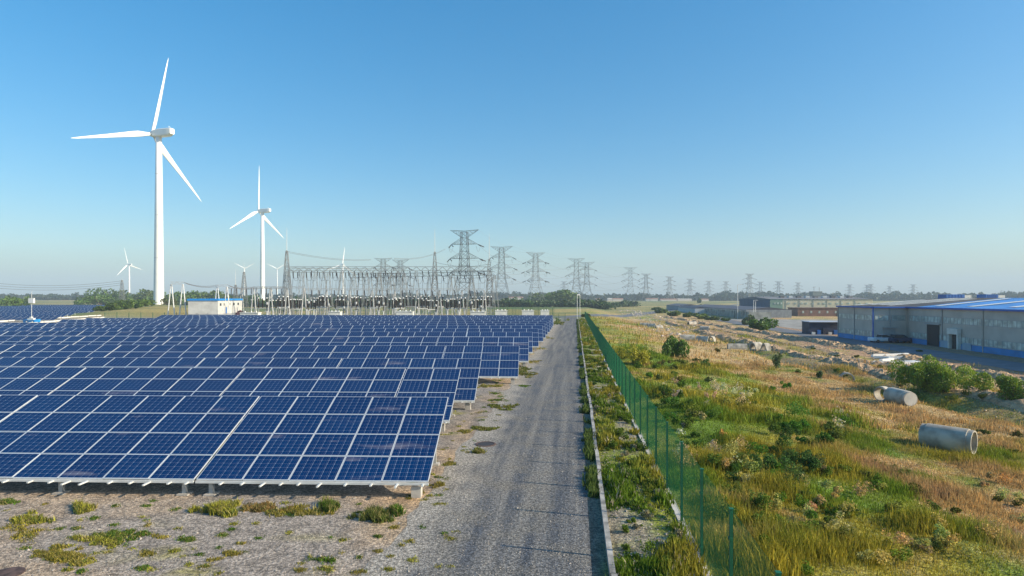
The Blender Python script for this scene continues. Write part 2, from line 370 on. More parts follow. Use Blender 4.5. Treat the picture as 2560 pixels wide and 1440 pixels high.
# service road: colour depends on the distance across, worn and crossed by fine cracks
def road_mat():
    m = bpy.data.materials.new('gravelled_asphalt'); m.use_nodes = True; n = m.node_tree; b = n.nodes['Principled BSDF']; L = n.links.new
    g = n.nodes.new('ShaderNodeNewGeometry')
    rot = n.nodes.new('ShaderNodeVectorRotate'); rot.rotation_type = 'Z_AXIS'; rot.inputs['Angle'].default_value = YA; L(g.outputs['Position'], rot.inputs[0])
    s = n.nodes.new('ShaderNodeSeparateXYZ'); L(rot.outputs[0], s.inputs[0])
    def noise(sc, det=6, vec=None):
        t = n.nodes.new('ShaderNodeTexNoise'); t.inputs['Scale'].default_value = sc; t.inputs['Detail'].default_value = det
        L(vec or g.outputs['Position'], t.inputs['Vector']); return t.outputs[0]
    def M(op, a, b_=None):
        k = n.nodes.new('ShaderNodeMath'); k.operation = op
        for i, q in enumerate((a, b_)):
            if q is None: continue
            if isinstance(q, (int, float)): k.inputs[i].default_value = q
            else: L(q, k.inputs[i])
        return k.outputs[0]
    def rng_(x, a, b_, c, d):
        k = n.nodes.new('ShaderNodeMapRange'); k.inputs[1].default_value = a; k.inputs[2].default_value = b_; k.inputs[3].default_value = c; k.inputs[4].default_value = d; L(x, k.inputs[0]); return k.outputs[0]
    def mx(f, a, c):
        k = n.nodes.new('ShaderNodeMix'); k.data_type = 'RGBA'; L(f, k.inputs[0])
        for i, q in ((6, a), (7, c)):
            if isinstance(q, tuple): k.inputs[i].default_value = (*q, 1)
            else: L(q, k.inputs[i])
        return k.outputs[2]
    mp = n.nodes.new('ShaderNodeMapping'); mp.inputs['Scale'].default_value = (1.9, .07, 1); L(rot.outputs[0], mp.inputs[0])
    c = mx(rng_(noise(1.0, 5, mp.outputs[0]), .38, .62, 0, 1), (.070, .076, .088), (.185, .172, .155))   # wheel tracks
    c = mx(rng_(noise(.7), .45, .65, 0, .6), c, (.17, .15, .12))
    edge = M('ADD', s.outputs[0], M('MULTIPLY', M('SUBTRACT', noise(.55, 6), .5), 3.0))
    c = mx(rng_(edge, -4.7, -3.5, 1, 0), c, (.29, .26, .22))
    grain = M('MULTIPLY', rng_(noise(24, 2), .40, .60, .5, 1.5), rng_(noise(9, 3), .42, .58, .66, 1.36))
    vo = n.nodes.new('ShaderNodeTexVoronoi'); vo.inputs['Scale'].default_value = 11; L(g.outputs['Position'], vo.inputs['Vector'])
    st = M('MULTIPLY', M('LESS_THAN', vo.outputs['Distance'], .22), .55)
    sep = n.nodes.new('ShaderNodeSeparateColor'); L(vo.outputs['Color'], sep.inputs[0])
    st = M('MULTIPLY', st, M('GREATER_THAN', sep.outputs[0], .72))
    v = n.nodes.new('ShaderNodeVectorMath'); v.operation = 'SCALE'; L(c, v.inputs[0]); L(grain, v.inputs['Scale'])
    c = mx(st, v.outputs[0], (.42, .38, .33)); L(c, b.inputs['Base Color']); b.inputs['Roughness'].default_value = .9
    bp = n.nodes.new('ShaderNodeBump'); bp.inputs['Strength'].default_value = .9; bp.inputs['Distance'].default_value = .035; L(noise(14, 5), bp.inputs['Height']); L(bp.outputs[0], b.inputs['Normal'])
    return m
# road
ribbon('service_road', road_mat(), [(0, 2), (0, 216)], -5.2, .42, z=.006, step=.8, jl=.5)
asphalt = mat('asphalt', (.12, .125, .14), .8, noise=(.5, .2, 6), bump=(14, .4, .02))
ribbon('cross_road', asphalt, [(-8, 217), (0, 226), (12, 262), (36, 340), (90, 520), (210, 800), (520, 1150)], -5, 5, z=.05, step=6)
ribbon('factory_road', asphalt, [(60.5, 30), (59.5, 120), (59, 170), (61, 240), (70, 360), (82, 470)], -5.5, 1.6, z=.03, step=3, jl=.6, nacross=8)
ribbon('yard_apron', mat('yard_concrete', (.26, .245, .22), .9, noise=(.35, .25, 7)), [(92, 175), (92, 262)], -28, 22, z=.03, step=6)

# raised kerb wall in long cast segments
kerb_m = mat('kerb_concrete', (.33, .31, .28), .9, noise=(2.2, .45, 8), bump=(14, .4, .02))
kb = MB(); v = 6.0
kr = thing('kerb_wall', (0, 0, 0), 'long low grey concrete kerb wall between the road and the weedy verge', 'kerb')
while v < 205:
    L = 3.0 if v < 60 else 8
    M_ = Matrix(((CA, SA, 0, 0), (-SA, CA, 0, 0), (0, 0, 1, 0), (0, 0, 0, 1))); jt = rnd.uniform(-.035, .035)
    kb.box(.88+jt, 1.03+jt, v, v+L-.02, -.2, .21+rnd.uniform(-.015, .015), 0, M_); v += L
kb.build('kerb_block_row', kerb_m, kr)

# ------------------------------------------------------------------ green mesh fence
RZ = -YA
def fence_line(label):
    root = thing('wire_fence', (0, 0, 0), label, 'fence')
    sp = 2.95; hgt = 2.5; p0 = G(1749, 1416); u0, v0 = uv(p0.x, p0.y); u0 = 3.27
    pm = MB().box(-.035, .035, -.035, .035, -.2, hgt+.05).box(-.045, .045, -.045, .045, hgt+.05, hgt+.07).box(-.05, .02, -.06, .06, .5, .56).box(-.05, .02, -.06, .06, 1.9, 1.96).mesh('post', green_paint)
    wm = MB(); k = 0
    n_w = 54
    for i in range(n_w+1):
        yy = .05+(sp-.1)*i/n_w; wm.bar((.05, yy, .12), (.05, yy, hgt), .0022, 3, caps=False)
    for j in range(11):
        zz = .14+(hgt-.16)*j/10; wm.bar((.056, .03, zz), (.056, sp-.03, zz), .0028, 3, caps=False)
    wmesh = wm.mesh('wire_mesh', green_wire)
    fm = MB().box(-.1, .1, .02, sp-.02, -.3, .12).mesh('footing', concrete_pale)
    i = -3
    while v0+i*sp < 205:
        x_, y_ = xy(u0, v0+i*sp)
        link('post', pm, root, (x_, y_, 0), RZ); link('wire_mesh', wmesh, root, (x_, y_, 0), RZ); link('footing', fm, root, (x_, y_, 0), RZ)
        i += 1
    return root
fence_line('long green wire mesh fence with green posts along the grassy slope')

# ------------------------------------------------------------------ solar tables
PW, PL = 1.65, 1.39; TILT = math.atan2(.525, 1.2875)
def panel_arrays(x0, y0, z0):
    """one panel in the table plane: returns MB-like additions, material 0 glass, 1 frame"""
    pass
def panels_mesh(cells, name='solar_panel'):
    V_, F_, M_, UV_ = [], [], [], []
    fr = .023; gap = .010
    for (i, j) in cells:                       # i column to the left, j row up the slope
        xa = -(i+1)*PW+gap; xb = -i*PW-gap; ya = j*PL+gap; yb = (j+1)*PL-gap
        def quad(p, mi, uvq=None):
            o = len(V_); V_.extend(p); F_.append((o, o+1, o+2, o+3)); M_.append(mi); UV_.extend(uvq or [(0, 0)]*4)
        quad([(xa+fr, ya+fr, .0), (xb-fr, ya+fr, .0), (xb-fr, yb-fr, .0), (xa+fr, yb-fr, .0)], 0, [(0, 0), (1, 0), (1, 1), (0, 1)])
        quad([(xa, ya, -.04), (xa, yb, -.04), (xb, yb, -.04), (xb, ya, -.04)], 1)
        z1 = .004
        for (a, b, c, d) in ((xa, xb, ya, ya+fr), (xa, xb, yb-fr, yb), (xa, xa+fr, ya+fr, yb-fr), (xb-fr, xb, ya+fr, yb-fr)):
            quad([(a, c, z1), (b, c, z1), (b, d, z1), (a, d, z1)], 1)
        quad([(xa, ya, -.04), (xb, ya, -.04), (xb, ya, z1), (xa, ya, z1)], 1); quad([(xb, yb, -.04), (xa, yb, -.04), (xa, yb, z1), (xb, yb, z1)], 1)
        quad([(xb, ya, -.04), (xb, yb, -.04), (xb, yb, z1), (xb, ya, z1)], 1); quad([(xa, yb, -.04), (xa, ya, -.04), (xa, ya, z1), (xa, yb, z1)], 1)
    return _bm_mesh(name, V_, F_, [glass, alu], M_, uvs=UV_)
panel_one = panels_mesh([(0, 0)])
_cache = {}
def sheet(n):
    if n not in _cache: _cache[n] = panels_mesh([(i, j) for i in range(n) for j in range(4)])
    return _cache[n]
def table_steel(n):
    k = ('s', n)
    if k in _cache: return _cache[k]
    W = n*PW; ca, sa = math.cos(TILT), math.sin(TILT)
    def S(x, s, o): return (x, s*ca-o*sa, .6+s*sa+o*ca)    # point on the slope
    rails = MB()
    for s_ in (.35, 1.75, 3.2, 4.9):
        a = S(0, s_, -.10); rails.box(-W+.02, -.02, a[1]-.03, a[1]+.03, a[2]-.04, a[2]+.04)
    fr = MB(); fr.box(-W, 0, -.045, .02, .475, .555)          # front beam under the low edge
    x = -.18
    rr = random.Random(n)
    while x > -W+.1:
        ln = .22 if rr.random() > .4 else .40
        fr.box(x-.03, x+.03, -.045-ln, -.045, .485, .535); x -= rr.choice((.62, .75, .9))
    raf = MB(); cols_ = []
    npost = max(2, n//2)
    for i in range(npost):
        x = -.45-(W-.9)*i/(npost-1)
        raf.bar(S(x, .1, -.17), S(x, 5.4, -.17), .05)
        raf.bar((x, 1.2, .35), S(x, 2.8, -.2), .035)
        raf.bar((x, 4.0, .9), S(x, 3.0, -.2), .035)
        cols_.append(x)
    r = (rails.mesh('rail', galv), fr.mesh('front_beam', palest), raf.mesh('rafter', galv), cols_)
    _cache[k] = r; return r
post_f = MB().box(-.07, .07, -.07, .07, 0, .56).box(-.2, .2, -.2, .2, -.1, .05, 1).mesh('post', [galv, concrete])
pier_f = MB().box(-.17, .17, -.17, .17, -.1, .40, 1).box(-.06, .06, -.06, .06, .40, .52).mesh('post', [galv, concrete])
post_b = MB().box(-.06, .06, -.06, .06, 0, 2.0).box(-.18, .18, -.18, .18, -.1, .08, 1).mesh('post', [galv, concrete])
ROWR = -R(1.76)
def table(n, loc, detail, label, nth):
    t = thing('solar_table', loc, label, 'solar panels', 'tables of solar panels in long rows', ROWR)
    rails, fb, raf, xs = table_steel(n)
    if detail:
        for i in range(n):
            for j in range(4):
                o = link('solar_panel', panel_one, t); o.rotation_euler = (TILT, 0, 0)
                o.location = (-i*PW, j*PL*math.cos(TILT), .6+j*PL*math.sin(TILT)+rnd.uniform(-.006, .006))
    else:
        o = link('panel_sheet', sheet(n), t, (0, 0, .6)); o.rotation_euler = (TILT, 0, 0)
    link('rail', rails, t); link('front_beam', fb, t); link('rafter', raf, t)
    if detail or nth == 0:
        for k, x in enumerate(xs):
            link('post', pier_f if (k % 2 == 0 and nth == 0) else post_f, t, (x, .22, 0)); link('post', post_b, t, (x, 4.2, 0))
    return t
ROWS = [(26.07, -2.75, 5), (36.5, -3.1, 2), (42.6, -2.16, 6), (54, .68, 4), (66, 1.85, 6), (76, 2.6, 5), (84.5, 3.7, 6), (94, 4.8, 6), (102, 5.6, 4),
        (110, 6.4, 6), (118, 7.3, 5), (126, 8.1, 6), (134, 8.9, 6), (142, 9.6, 3), (150, 10.2, 6)]
for ri, (dt, xr, n0) in enumerate(ROWS):
    x = xr-.16; lim = max(-.87*dt-7, -79-(ri % 3)*2); k = 0; x0 = x
    while x > lim:
        n = n0 if k == 0 else 6
        y = dt-5.15+(x0-x)*math.tan(-ROWR)
        if not (ri in (8, 9) and k == 5):
            lab = 'tilted table of blue solar panels, %s row from the camera, %s table from the road' % (ORD[ri], ORD[k])
            table(n, (x, y, 0), ri < 5, lab, k)
        x -= (n*PW+.07)*math.cos(ROWR); k += 1

# second solar field, low rows far on the left
low_m = {}
def low_row(n):
    if n not in low_m:
        V_, F_, M_, UV_ = [], [], [], []
        for i in range(n):
            for j in range(2):
                xa = i*1.7; o = len(V_); ya = j*1.5
                V_.extend([(xa+.05, ya+.04, .45+ya*.4), (xa+1.65, ya+.04, .45+ya*.4), (xa+1.65, ya+1.46, 1.02+ya*.4), (xa+.05, ya+1.46, 1.02+ya*.4)])
                F_.append((o, o+1, o+2, o+3)); M_.append(0); UV_ += [(0, 0), (1, 0), (1, 1), (0, 1)]
        o = len(V_); W = n*1.7
        V_.extend([(0, 0, .40), (W, 0, .40), (W, 3, 1.6), (0, 3, 1.6)]); F_.append((o, o+1, o+2, o+3)); M_.append(1); UV_ += [(0, 0)]*4
        low_m[n] = _bm_mesh('panel_sheet', V_, F_, [glass, alu], M_, uvs=UV_)
    return low_m[n]
leg_low = {}
d = 178; k = 0
while d < 470:
    xr = -144-(d-190)*.60+rnd.uniform(-3, 3); xl = -.87*d-8
    if xr-xl > 6:
        n = int((xr-xl)/1.7)
        t = thing('solar_row', (xr-n*1.7, d, 0), 'low blue solar row in the far left field, %s row behind the white walls' % ORD[min(k, 27)], 'solar panels', 'solar rows of the far left field', R(rnd.uniform(-1, 1)))
        link('panel_sheet', low_row(n), t)
        lg = MB(); W = n*1.7
        lg.box(0, W, -.12, -.04, .3, .42)
        for i in range(0, n+1, 3): lg.box(i*1.7-.05, i*1.7+.05, .1, .2, 0, .45); lg.box(i*1.7-.05, i*1.7+.05, 2.6, 2.7, 0, 1.4)
        lg.build('support_frame', palest, t); k += 1
    d += 7.5+d*.012
# pale walls in front of it, boat
for i, (a, b, lab) in enumerate((((-10, 817), (262, 795), 'nearer of two long white kerb walls in front of the far left solar field'), ((-10, 806), (252, 790), 'farther of two long white kerb walls in front of the far left solar field'))):
    A = G(*a); B = G(*b); m = MB(); dv = (B-A); L = dv.length; dv.normalize(); n = Vector((-dv.y, dv.x, 0)); k = 0
    while k*4 < L:
        p = A+dv*(k*4); q_ = A+dv*min(L, k*4+3.8); m.bar(p+Vector((0, 0, .2+.1*(k % 2))), q_+Vector((0, 0, .25)), .24, 4); k += 1
    tag(m.build('white_wall', mat('white_render', (.66, .63, .58), .8, noise=(.8, .15))), lab, 'wall')
bl = P(79, 809, 164); bl.z = 0
bt = thing('work_boat', bl, 'blue flat work boat with a tall mast parked beside the far solar field', 'boat', None, R(-4))
h = MB(); secs = []
for xx, wd, zb, zt in ((-2.2, .5, .45, 1.15), (-1.7, .85, .1, 1.05), (0, 1.0, 0, 1.0), (1.5, .9, .05, 1.1), (2.3, .35, .5, 1.35)):
    secs.append([(xx, -wd, zt), (xx, -wd*.75, zb), (xx, wd*.75, zb), (xx, wd, zt), (xx, wd*.85, zt-.1), (xx, -wd*.85, zt-.1)])
vs = [p for s_ in secs for p in s_]; fs = []
for a in range(4):
    for i in range(6): fs.append((a*6+i, a*6+(i+1) % 6, (a+1)*6+(i+1) % 6, (a+1)*6+i))
fs += [(5, 4, 3, 2, 1, 0), tuple(24+i for i in range(6))]
h.add(vs, fs); h.build('hull', blue_boat, bt)
MB().lathe([(.07, 1), (.045, 8.4)], 8).build('mast', palest, bt)
MB().box(-.9, .9, -.05, .05, 6.9, 7.0).box(-.75, .75, -.25, .25, 5.6, 6.85).bar((0, 0, 8.4), (.25, 0, 9), .03).build('antenna_box', white_paint, bt)
MB().box(-.9, .8, -.4, .4, 1.0, 1.5).box(-.4, .2, -.3, .3, 1.5, 1.9).build('deck_gear', cab_white, bt)
for dx in (-.6, 1.1): MB().lathe([(.16, -.05), (.16, .05)], 8, M=Matrix.Translation((dx, -1.0, .55)) @ Matrix.Rotation(R(90), 4, 'X')).build('fender', cab_white, bt)

# ------------------------------------------------------------------ wind turbines
def blade_mesh(L):
    m = MB(); secs = []
    for t, c, th, tw, off in ((0, .040, .040, 0, 0), (.05, .040, .038, 0, 0), (.17, .078, .022, 18, .012), (.3, .066, .016, 12, .010), (.5, .048, .011, 7, .006), (.75, .030, .007, 3, .002), (.93, .016, .004, 1, 0), (1, .003, .002, 0, 0)):
        r = []
        for k in range(10):
            a = 2*math.pi*k/10; p = Vector((c*L*.5*math.cos(a)+off*L, th*L*.5*math.sin(a)*(1 if math.cos(a) < 0 else .7), 0)); p.rotate(Euler((0, 0, R(tw)))); r.append((p.x, p.y, t*L))
        secs += r
    fs = [(a*10+i, a*10+(i+1) % 10, (a+1)*10+(i+1) % 10, (a+1)*10+i) for a in range(7) for i in range(10)]
    m.add(secs, fs); return m.mesh('blade', white_paint, True)
def turbine(base, hubh, L, yaw, ang, label, det=True):
    t = thing('wind_turbine', base, label, 'wind turbine', 'white wind turbines')
    s = L/53.0
    MB().lathe([(2.9*s, -3), (2.9*s, 0), (2.3*s, hubh*.5), (1.65*s, hubh-2.4*s)], 28).build('tower', white_paint, t, smooth=True)
    for fz in (.27, .52, .76): rr_ = (2.9+(2.3-2.9)*fz/.5 if fz < .5 else 2.3+(1.65-2.3)*(fz-.5)/.5)*s; MB().lathe([(rr_+.015*s, hubh*fz), (rr_+.01*s, hubh*fz+.22*s)], 28).build('tower_joint', mat('joint_grey', (.50, .50, .50), .5), t, smooth=True)
    nr = bpy.data.objects.new('nacelle', None)
    M_ = Matrix.Translation((0, 0, hubh)) @ Matrix.Rotation(yaw, 4, 'Z')     # rotor looks along +y of this frame
    n = MB(); pr = []
    for y, wx, zl, zh in ((3.6, 1.4, -1.6, 1.4), (3.0, 1.9, -2.1, 1.9), (0, 2.1, -2.4, 2.2), (-8, 2.0, -2.3, 2.2), (-10.4, 1.7, -1.3, 2.1)):
        pr += [(-wx*s, y*s, zl*s*.75), (-wx*s*.8, y*s, zl*s), (wx*s*.8, y*s, zl*s), (wx*s, y*s, zl*s*.75), (wx*s, y*s, zh*s*.8), (wx*.85*s, y*s, zh*s), (-wx*.85*s, y*s, zh*s), (-wx*s, y*s, zh*s*.8)]
    fs = [(a*8+i, (a+1)*8+i, (a+1)*8+(i+1) % 8, a*8+(i+1) % 8) for a in range(4) for i in range(8)]+[tuple(range(8)), tuple(32+i for i in range(7, -1, -1))]
    n.add([M_ @ Vector(p) for p in pr], fs)
    n.bar(M_ @ Vector((0, -8*s, 2.1*s)), M_ @ Vector((0, -8*s, 3.6*s)), .1*s); n.bar(M_ @ Vector((-.5*s, -8*s, 3.5*s)), M_ @ Vector((.5*s, -8*s, 3.5*s)), .12*s)
    n.build('nacelle', white_paint, t)
    hb = MB().lathe([(1.9*s, 0), (2.0*s, 1.2*s), (1.7*s, 2.6*s), (1.0*s, 3.6*s), (.2*s, 4.0*s)], 16, M=M_ @ Matrix.Translation((0, 3.4*s, 0)) @ Matrix.Rotation(R(-90), 4, 'X')).build('hub', white_paint, t, smooth=True)
    bm_ = blade_mesh(L)
    for k in range(3):
        a = R(ang+120*k)
        o = link('blade', bm_, t)
        o.matrix_local = M_ @ Matrix.Translation((0, 5.1*s, 0)) @ Matrix.Rotation(a, 4, 'Y') @ Matrix.Rotation(R(8), 4, 'Z')
    return t
def turb(px, hy, base_y, d, blade_px, yaw, ang, label):
    b = Vector((X(px, d), d, 0)); b.z = float(terr(b.x, b.y)); hz = CH-(hy-HY)/F*d
    turbine(b, hz-b.z, blade_px*d/F, R(yaw), ang, label)
turb(397, 333, 762, 400, 215, 73, 13, 'largest white wind turbine, nearest on the left, standing on a grassy mound')
turb(656, 527, 745, 740, 115, 74, 1, 'second largest white wind turbine, rising behind the left part of the substation')
turb(323, 661, 738, 1900, 43, 72, -14, 'small distant white turbine left of the largest turbine tower')
turb(611, 671, 740, 1900, 28, 25, 60, 'small distant white turbine just left of the second largest turbine')
turb(693, 672, 740, 1900, 28, 30, 57, 'small distant white turbine beside the leftmost lattice lightning mast')
turb(857, 661, 740, 1750, 45, 30, 8, 'distant white turbine partly hidden behind the substation gantry')

# ------------------------------------------------------------------ pylons
def lattice(m, secs, r, n=4, xbr=True):
    """secs: list of (z, halfwidth x, halfwidth y)"""
    for (z0, a0, b0), (z1, a1, b1) in zip(secs[:-1], secs[1:]):
        c0 = [(-a0, -b0, z0), (a0, -b0, z0), (a0, b0, z0), (-a0, b0, z0)]; c1 = [(-a1, -b1, z1), (a1, -b1, z1), (a1, b1, z1), (-a1, b1, z1)]
        for i in range(4):
            j = (i+1) % 4; m.bar(c0[i], c1[i], r*1.5, n, caps=False)
            if xbr: m.bar(c0[i], c1[j], r, 3, caps=False); m.bar(c0[j], c1[i], r, 3, caps=False)
            m.bar(c1[i], c1[j], r, 3, caps=False)
    return m
def hw(z):
    for (a, wa), (b, wb) in (((0, 8.0), (13, 5.2)), ((13, 5.2), (23.5, 3.0)), ((23.5, 3.0), (32, 2.5)), ((32, 2.5), (50, 1.8))):
        if z <= b: return wa+(wb-wa)*(z-a)/(b-a)
    return 1.8
ARMS = [(41, 8.6), (32, 9.6), (23.5, 8.6)]
def pylon_proto(name, r, mt, label, detail=True):
    t = thing(name, (0, 0, 0), label, 'pylon', 'lattice power pylons')
    m = MB(); zs = [0, 9, 17, 23.5, 27.7, 32, 36.5, 41, 45, 48.6]
    lattice(m, [(z, hw(z), hw(z)) for z in zs], r); m.build('tower_body', mt, t)
    a = MB()                                      # T-shaped top arm, deep at the middle
    for s in (-1, 1):
        for y in (-1, 1):
            a.bar((s*1.6, y*1.5, 45.2), (s*9.2, y*.2, 50), r); a.bar((0, y*1.5, 49.3), (s*9.2, y*.2, 50), r)
            for k in range(1, 4):
                x = 1.6+7.6*k/4; a.bar((s*x, y*(1.5-1.3*k/4), 45.2+4.8*k/4), (s*(x-1.9), y*1.3, 49.3+.7*(x-1.9)/9.2), r*.7, 3); a.bar((s*x, y*(1.5-1.3*k/4), 45.2+4.8*k/4), (s*x, y*1.1, 49.3+.7*x/9.2), r*.7, 3)
        for x in (0, 3, 6, 9): a.bar((s*x, -1.2+x*.1, 49.6), (s*x, 1.2-x*.1, 49.6), r*.7, 3)
    a.build('cross_arm', mt, t)
    for z, L in ARMS:
        a = MB(); w_ = hw(z); w2 = hw(z+4)
        for s in (-1, 1):
            for y in (-1, 1):
                a.bar((s*w_, y*w_, z), (s*L, y*.2, z), r); a.bar((s*w2, y*w2, z+3.6), (s*L, y*.2, z), r)
                for k in range(1, 4):
                    f0 = k/4; a.bar((s*(w_+(L-w_)*f0), y*(w_*(1-f0)), z), (s*(w2+(L-w2)*(f0-.12)), y*w2*(1-f0), z+3.6*(1-f0)), r*.7, 3)
                    a.bar((s*(w_+(L-w_)*(f0-.22)), y*(w_*(1-f0)), z), (s*(w2+(L-w2)*(f0-.12)), y*w2*(1-f0), z+3.6*(1-f0)), r*.7, 3)
        a.build('cross_arm', mt, t)
        for s in (-1, 1):
            for sy, ox, oz in ((-1, 3.4, -1.7), (1, 3.0, -1.5)):
                i_ = MB(); p = Vector((s*L, 0, z-.1)); q_ = p+Vector((s*ox*(1 if s*sy > -2 else 1) if (sy < 0) == (s > 0) or s > 0 else -s*2.6, sy*4.5, oz))
                i_.bar(p, p+(q_-p)*.2, r*.6, 3); i_.bar(p+(q_-p)*.2, q_, .30, 6); i_.build('insulator_string', insul, t)
            j = MB(); pts = []
            for k in range(9):
                f0 = k/8; pts.append((s*(L+.4), -4.5+9*f0, z-1.8-3.2*math.sin(math.pi*f0)))
            j.path(pts, .07, 3); j.build('jumper_loop', cable_m, t)
    return t
PY = [(1161, 575, 0, 'big dark lattice pylon at the right part of the substation'), (1254, 616, 0, 'lattice pylon next right of the big dark one, behind the small white cabinets'),
      (1339, 631, 0, 'lattice pylon with three wide arms, second right of the big dark one'), (1441, 646, 0, 'lattice pylon behind the white goal shaped pole at the road end'),
      (1467, 655, 0, 'narrower lattice pylon directly right of the one behind the road end'), (1576, 668, 0, 'lattice pylon standing alone over the bend of the cross road'),
      (1615, 684, 1, ''), (1674, 691, 1, ''), (1725, 697, 1, ''), (1772, 702, 1, ''), (1815, 703, 1, ''), (1874, 684, 1, 'taller distant pylon behind the left end of the grey factory'),
      (1901, 704, 1, ''), (1946, 703, 1, ''), (1995, 706, 1, ''), (2124, 711, 1, ''), (2168, 712, 1, ''), (2177, 710, 1, ''), (2224, 715, 1, ''), (2283, 711, 1, ''),
      (958, 645, 0, 'lattice pylon inside the substation between the two tall masts'), (1001, 649, 0, 'pale lattice pylon just right of the one inside the substation'), (1410, 703, 1, 'small faint distant pylon left of the road end')]
pr_n = pylon_proto('lattice_pylon', .11, pylon_dark, PY[0][3]); pr_m = None
pyl = {}; kk = 0
for i, (px, ty, far, lab) in enumerate(PY):
    hgt = 50.0 if i not in (20, 21) else 36.0
    d = (hgt-CH)*F/(HY-ty)
    if i > 10 and i < 20 and i != 11: d = min(d, 1300)
    x = X(px, d); z = float(terr(x, d)); sc = (CH+(HY-ty)/F*d-z)/50
    if i == 0: o = pr_n; o.location = (x, d, z); o.scale = (sc,)*3; o.rotation_euler = (0, 0, R(-12))
    else:
        if i == 1: pr_m = pylon_proto('lattice_pylon', .10, pylon_far, lab); o = pr_m
        elif i == 6: pr_f = pylon_proto('lattice_pylon', .14, pylon_far, lab); o = pr_f
        else: o = dup(pr_f if far else pr_m, (0, 0, 0), 0, lab)
        if not lab: kk += 1; o['label'] = 'distant grey pylon above the far trees, %s right of the road bend' % ORD[kk-1]
        else: o['label'] = lab
        o.location = (x, d, z); o.scale = (sc,)*3; o.rotation_euler = (0, 0, R(rnd.uniform(-14, 14)))
    pyl[i] = (Vector((x, d, z)), sc, o.rotation_euler.z)
def arm_pt(i, s, z, L):
    b, sc, rz = pyl[i]; p = Vector((s*L, 0, z))*sc; p.rotate(Euler((0, 0, rz))); return b+p
ncab = 0
def cable(a, b, sag, r, label, grp='sagging power cables'):
    m = MB(); pts = [a.lerp(b, k/14)-Vector((0, 0, sag*4*(k/14)*(1-k/14))) for k in range(15)]
    m.path(pts, r, 3); return tag(m.build('power_cable', cable_m), label, 'cable', grp)
names = {0: 'big dark pylon', 1: 'second pylon', 2: 'three armed third pylon', 3: 'road end pylon', 4: 'narrower road end pylon', 5: 'road bend pylon', 6: 'first distant pylon', 7: 'second distant pylon', 8: 'third distant pylon', 9: 'fourth distant pylon', 10: 'fifth distant pylon'}
for a, b in ((0, 1), (1, 2), (2, 3), (4, 5), (5, 6), (6, 7), (7, 8), (8, 9), (9, 10)):
    for z, L in [(50, 9.2)]+[(zz-1.8, LL+2.2) for zz, LL in ARMS]:
        for s in (-1, 1):
            pa, pb = arm_pt(a, s, z, L), arm_pt(b, s, z, L); lv = {50: 'top', 39.2: 'upper', 30.2: 'middle', 21.7: 'lower'}[round(z, 1)]
            cable(pa, pb, (pb-pa).length*(.02 if z == 50 else .035), .035 if z == 50 else .07, '%s %s cable sagging from %s to %s' % (lv, 'left' if s < 0 else 'right', names[a], names[b]))

# ------------------------------------------------------------------ substation
def lattice_mast(px, ytop, yrod, d, label):
    b = Vector((X(px, d), d, 0)); zt = CH-(ytop-HY)/F*d; zr = CH-(yrod-HY)/F*d
    t = thing('lightning_mast', b, label, 'mast', 'lattice lightning masts')
    m = MB(); n = 11
    secs = [(zt*i/n, 1.35*(1-i/n)**.85+.26, 1.0*(1-i/n)**.85+.26) for i in range(n+1)]; lattice(m, secs, .055); m.build('lattice_body', MATS['lattice_steel'] if 'lattice_steel' in MATS else mat('lattice_steel', (.22, .23, .235), .6, .2), t)
    MB().lathe([(.10, zt-.5), (.07, zr-2), (.03, zr)], 6).build('lightning_rod', palest, t)
    return t
lattice_mast(717, 627, 569, 205, 'tall lattice mast with a thin rod at the left end of the big gantry')
lattice_mast(1087, 630, 572, 215, 'tall lattice mast with a thin rod left of the big dark pylon')
lattice_mast(1223, 648, 584, 205, 'slim lattice mast with a rod at the right end of the big gantry')
lattice_mast(610, 680, 655, 260, 'short dark lattice mast in front of a distant turbine')
lattice_mast(589, 712, 672, 300, 'thin short mast behind the blue roofed control building')
lattice_mast(305, 700, 695, 330, 'small brownish lattice mast left of the largest turbine')
lat_m = mat('lattice_steel', (.22, .23, .235), .6, .2)
def beam(m, a, b, h_, r):
    a = Vector(a); b = Vector(b); n = max(4, int((b-a).length/1.6)); up = Vector((0, 0, h_)); dv = (b-a).normalized(); sd_ = Vector((-dv.y, dv.x, 0))*(h_*.5)
    for o in (sd_, -sd_, sd_+up, -sd_+up): m.bar(a+o, b+o, r*1.3, 4)
    for i in range(n):
        p = a.lerp(b, i/n); q_ = a.lerp(b, (i+1)/n)
        for sgn in (1, -1):
            if i % 2: m.bar(p+sd_*sgn, q_+sd_*sgn+up, r, 3, caps=False)
            else: m.bar(p+sd_*sgn+up, q_+sd_*sgn, r, 3, caps=False)
        m.bar(p+sd_, q_-sd_, r, 3, caps=False)
def aframe(base, zt, spread, lat, mt, parent, axis_='x'):
    m = MB()
    for s in (-1, 1):
        foot = Vector((s*spread, 0, 0)) if axis_ == 'x' else Vector((0, s*spread, 0)); top = foot*.12+Vector((0, 0, zt))
        if lat:
            n = 8; w_ = .22
            for i in range(n):
                p = foot.lerp(top, i/n); q_ = foot.lerp(top, (i+1)/n)
                for k, (dx, dy) in enumerate(((-w_, -w_), (w_, -w_), (0, w_))):
                    m.bar(p+Vector((dx, dy, 0)), q_+Vector((dx, dy, 0)), .045, 3, caps=False)
                m.bar(p+Vector((-w_, -w_, 0)), q_+Vector((w_, -w_, 0)), .035, 3, caps=False); m.bar(p+Vector((w_, -w_, 0)), q_+Vector((0, w_, 0)), .035, 3, caps=False)
        else: m.bar(foot, top, .19, 8, .14)
    m.bar(Vector((-spread*.6, 0, zt*.4)) if axis_ == 'x' else Vector((0, -spread*.6, zt*.4)), Vector((spread*.6, 0, zt*.4)) if axis_ == 'x' else Vector((0, spread*.6, zt*.4)), .06)
    return m.build('column', mt, parent, base)
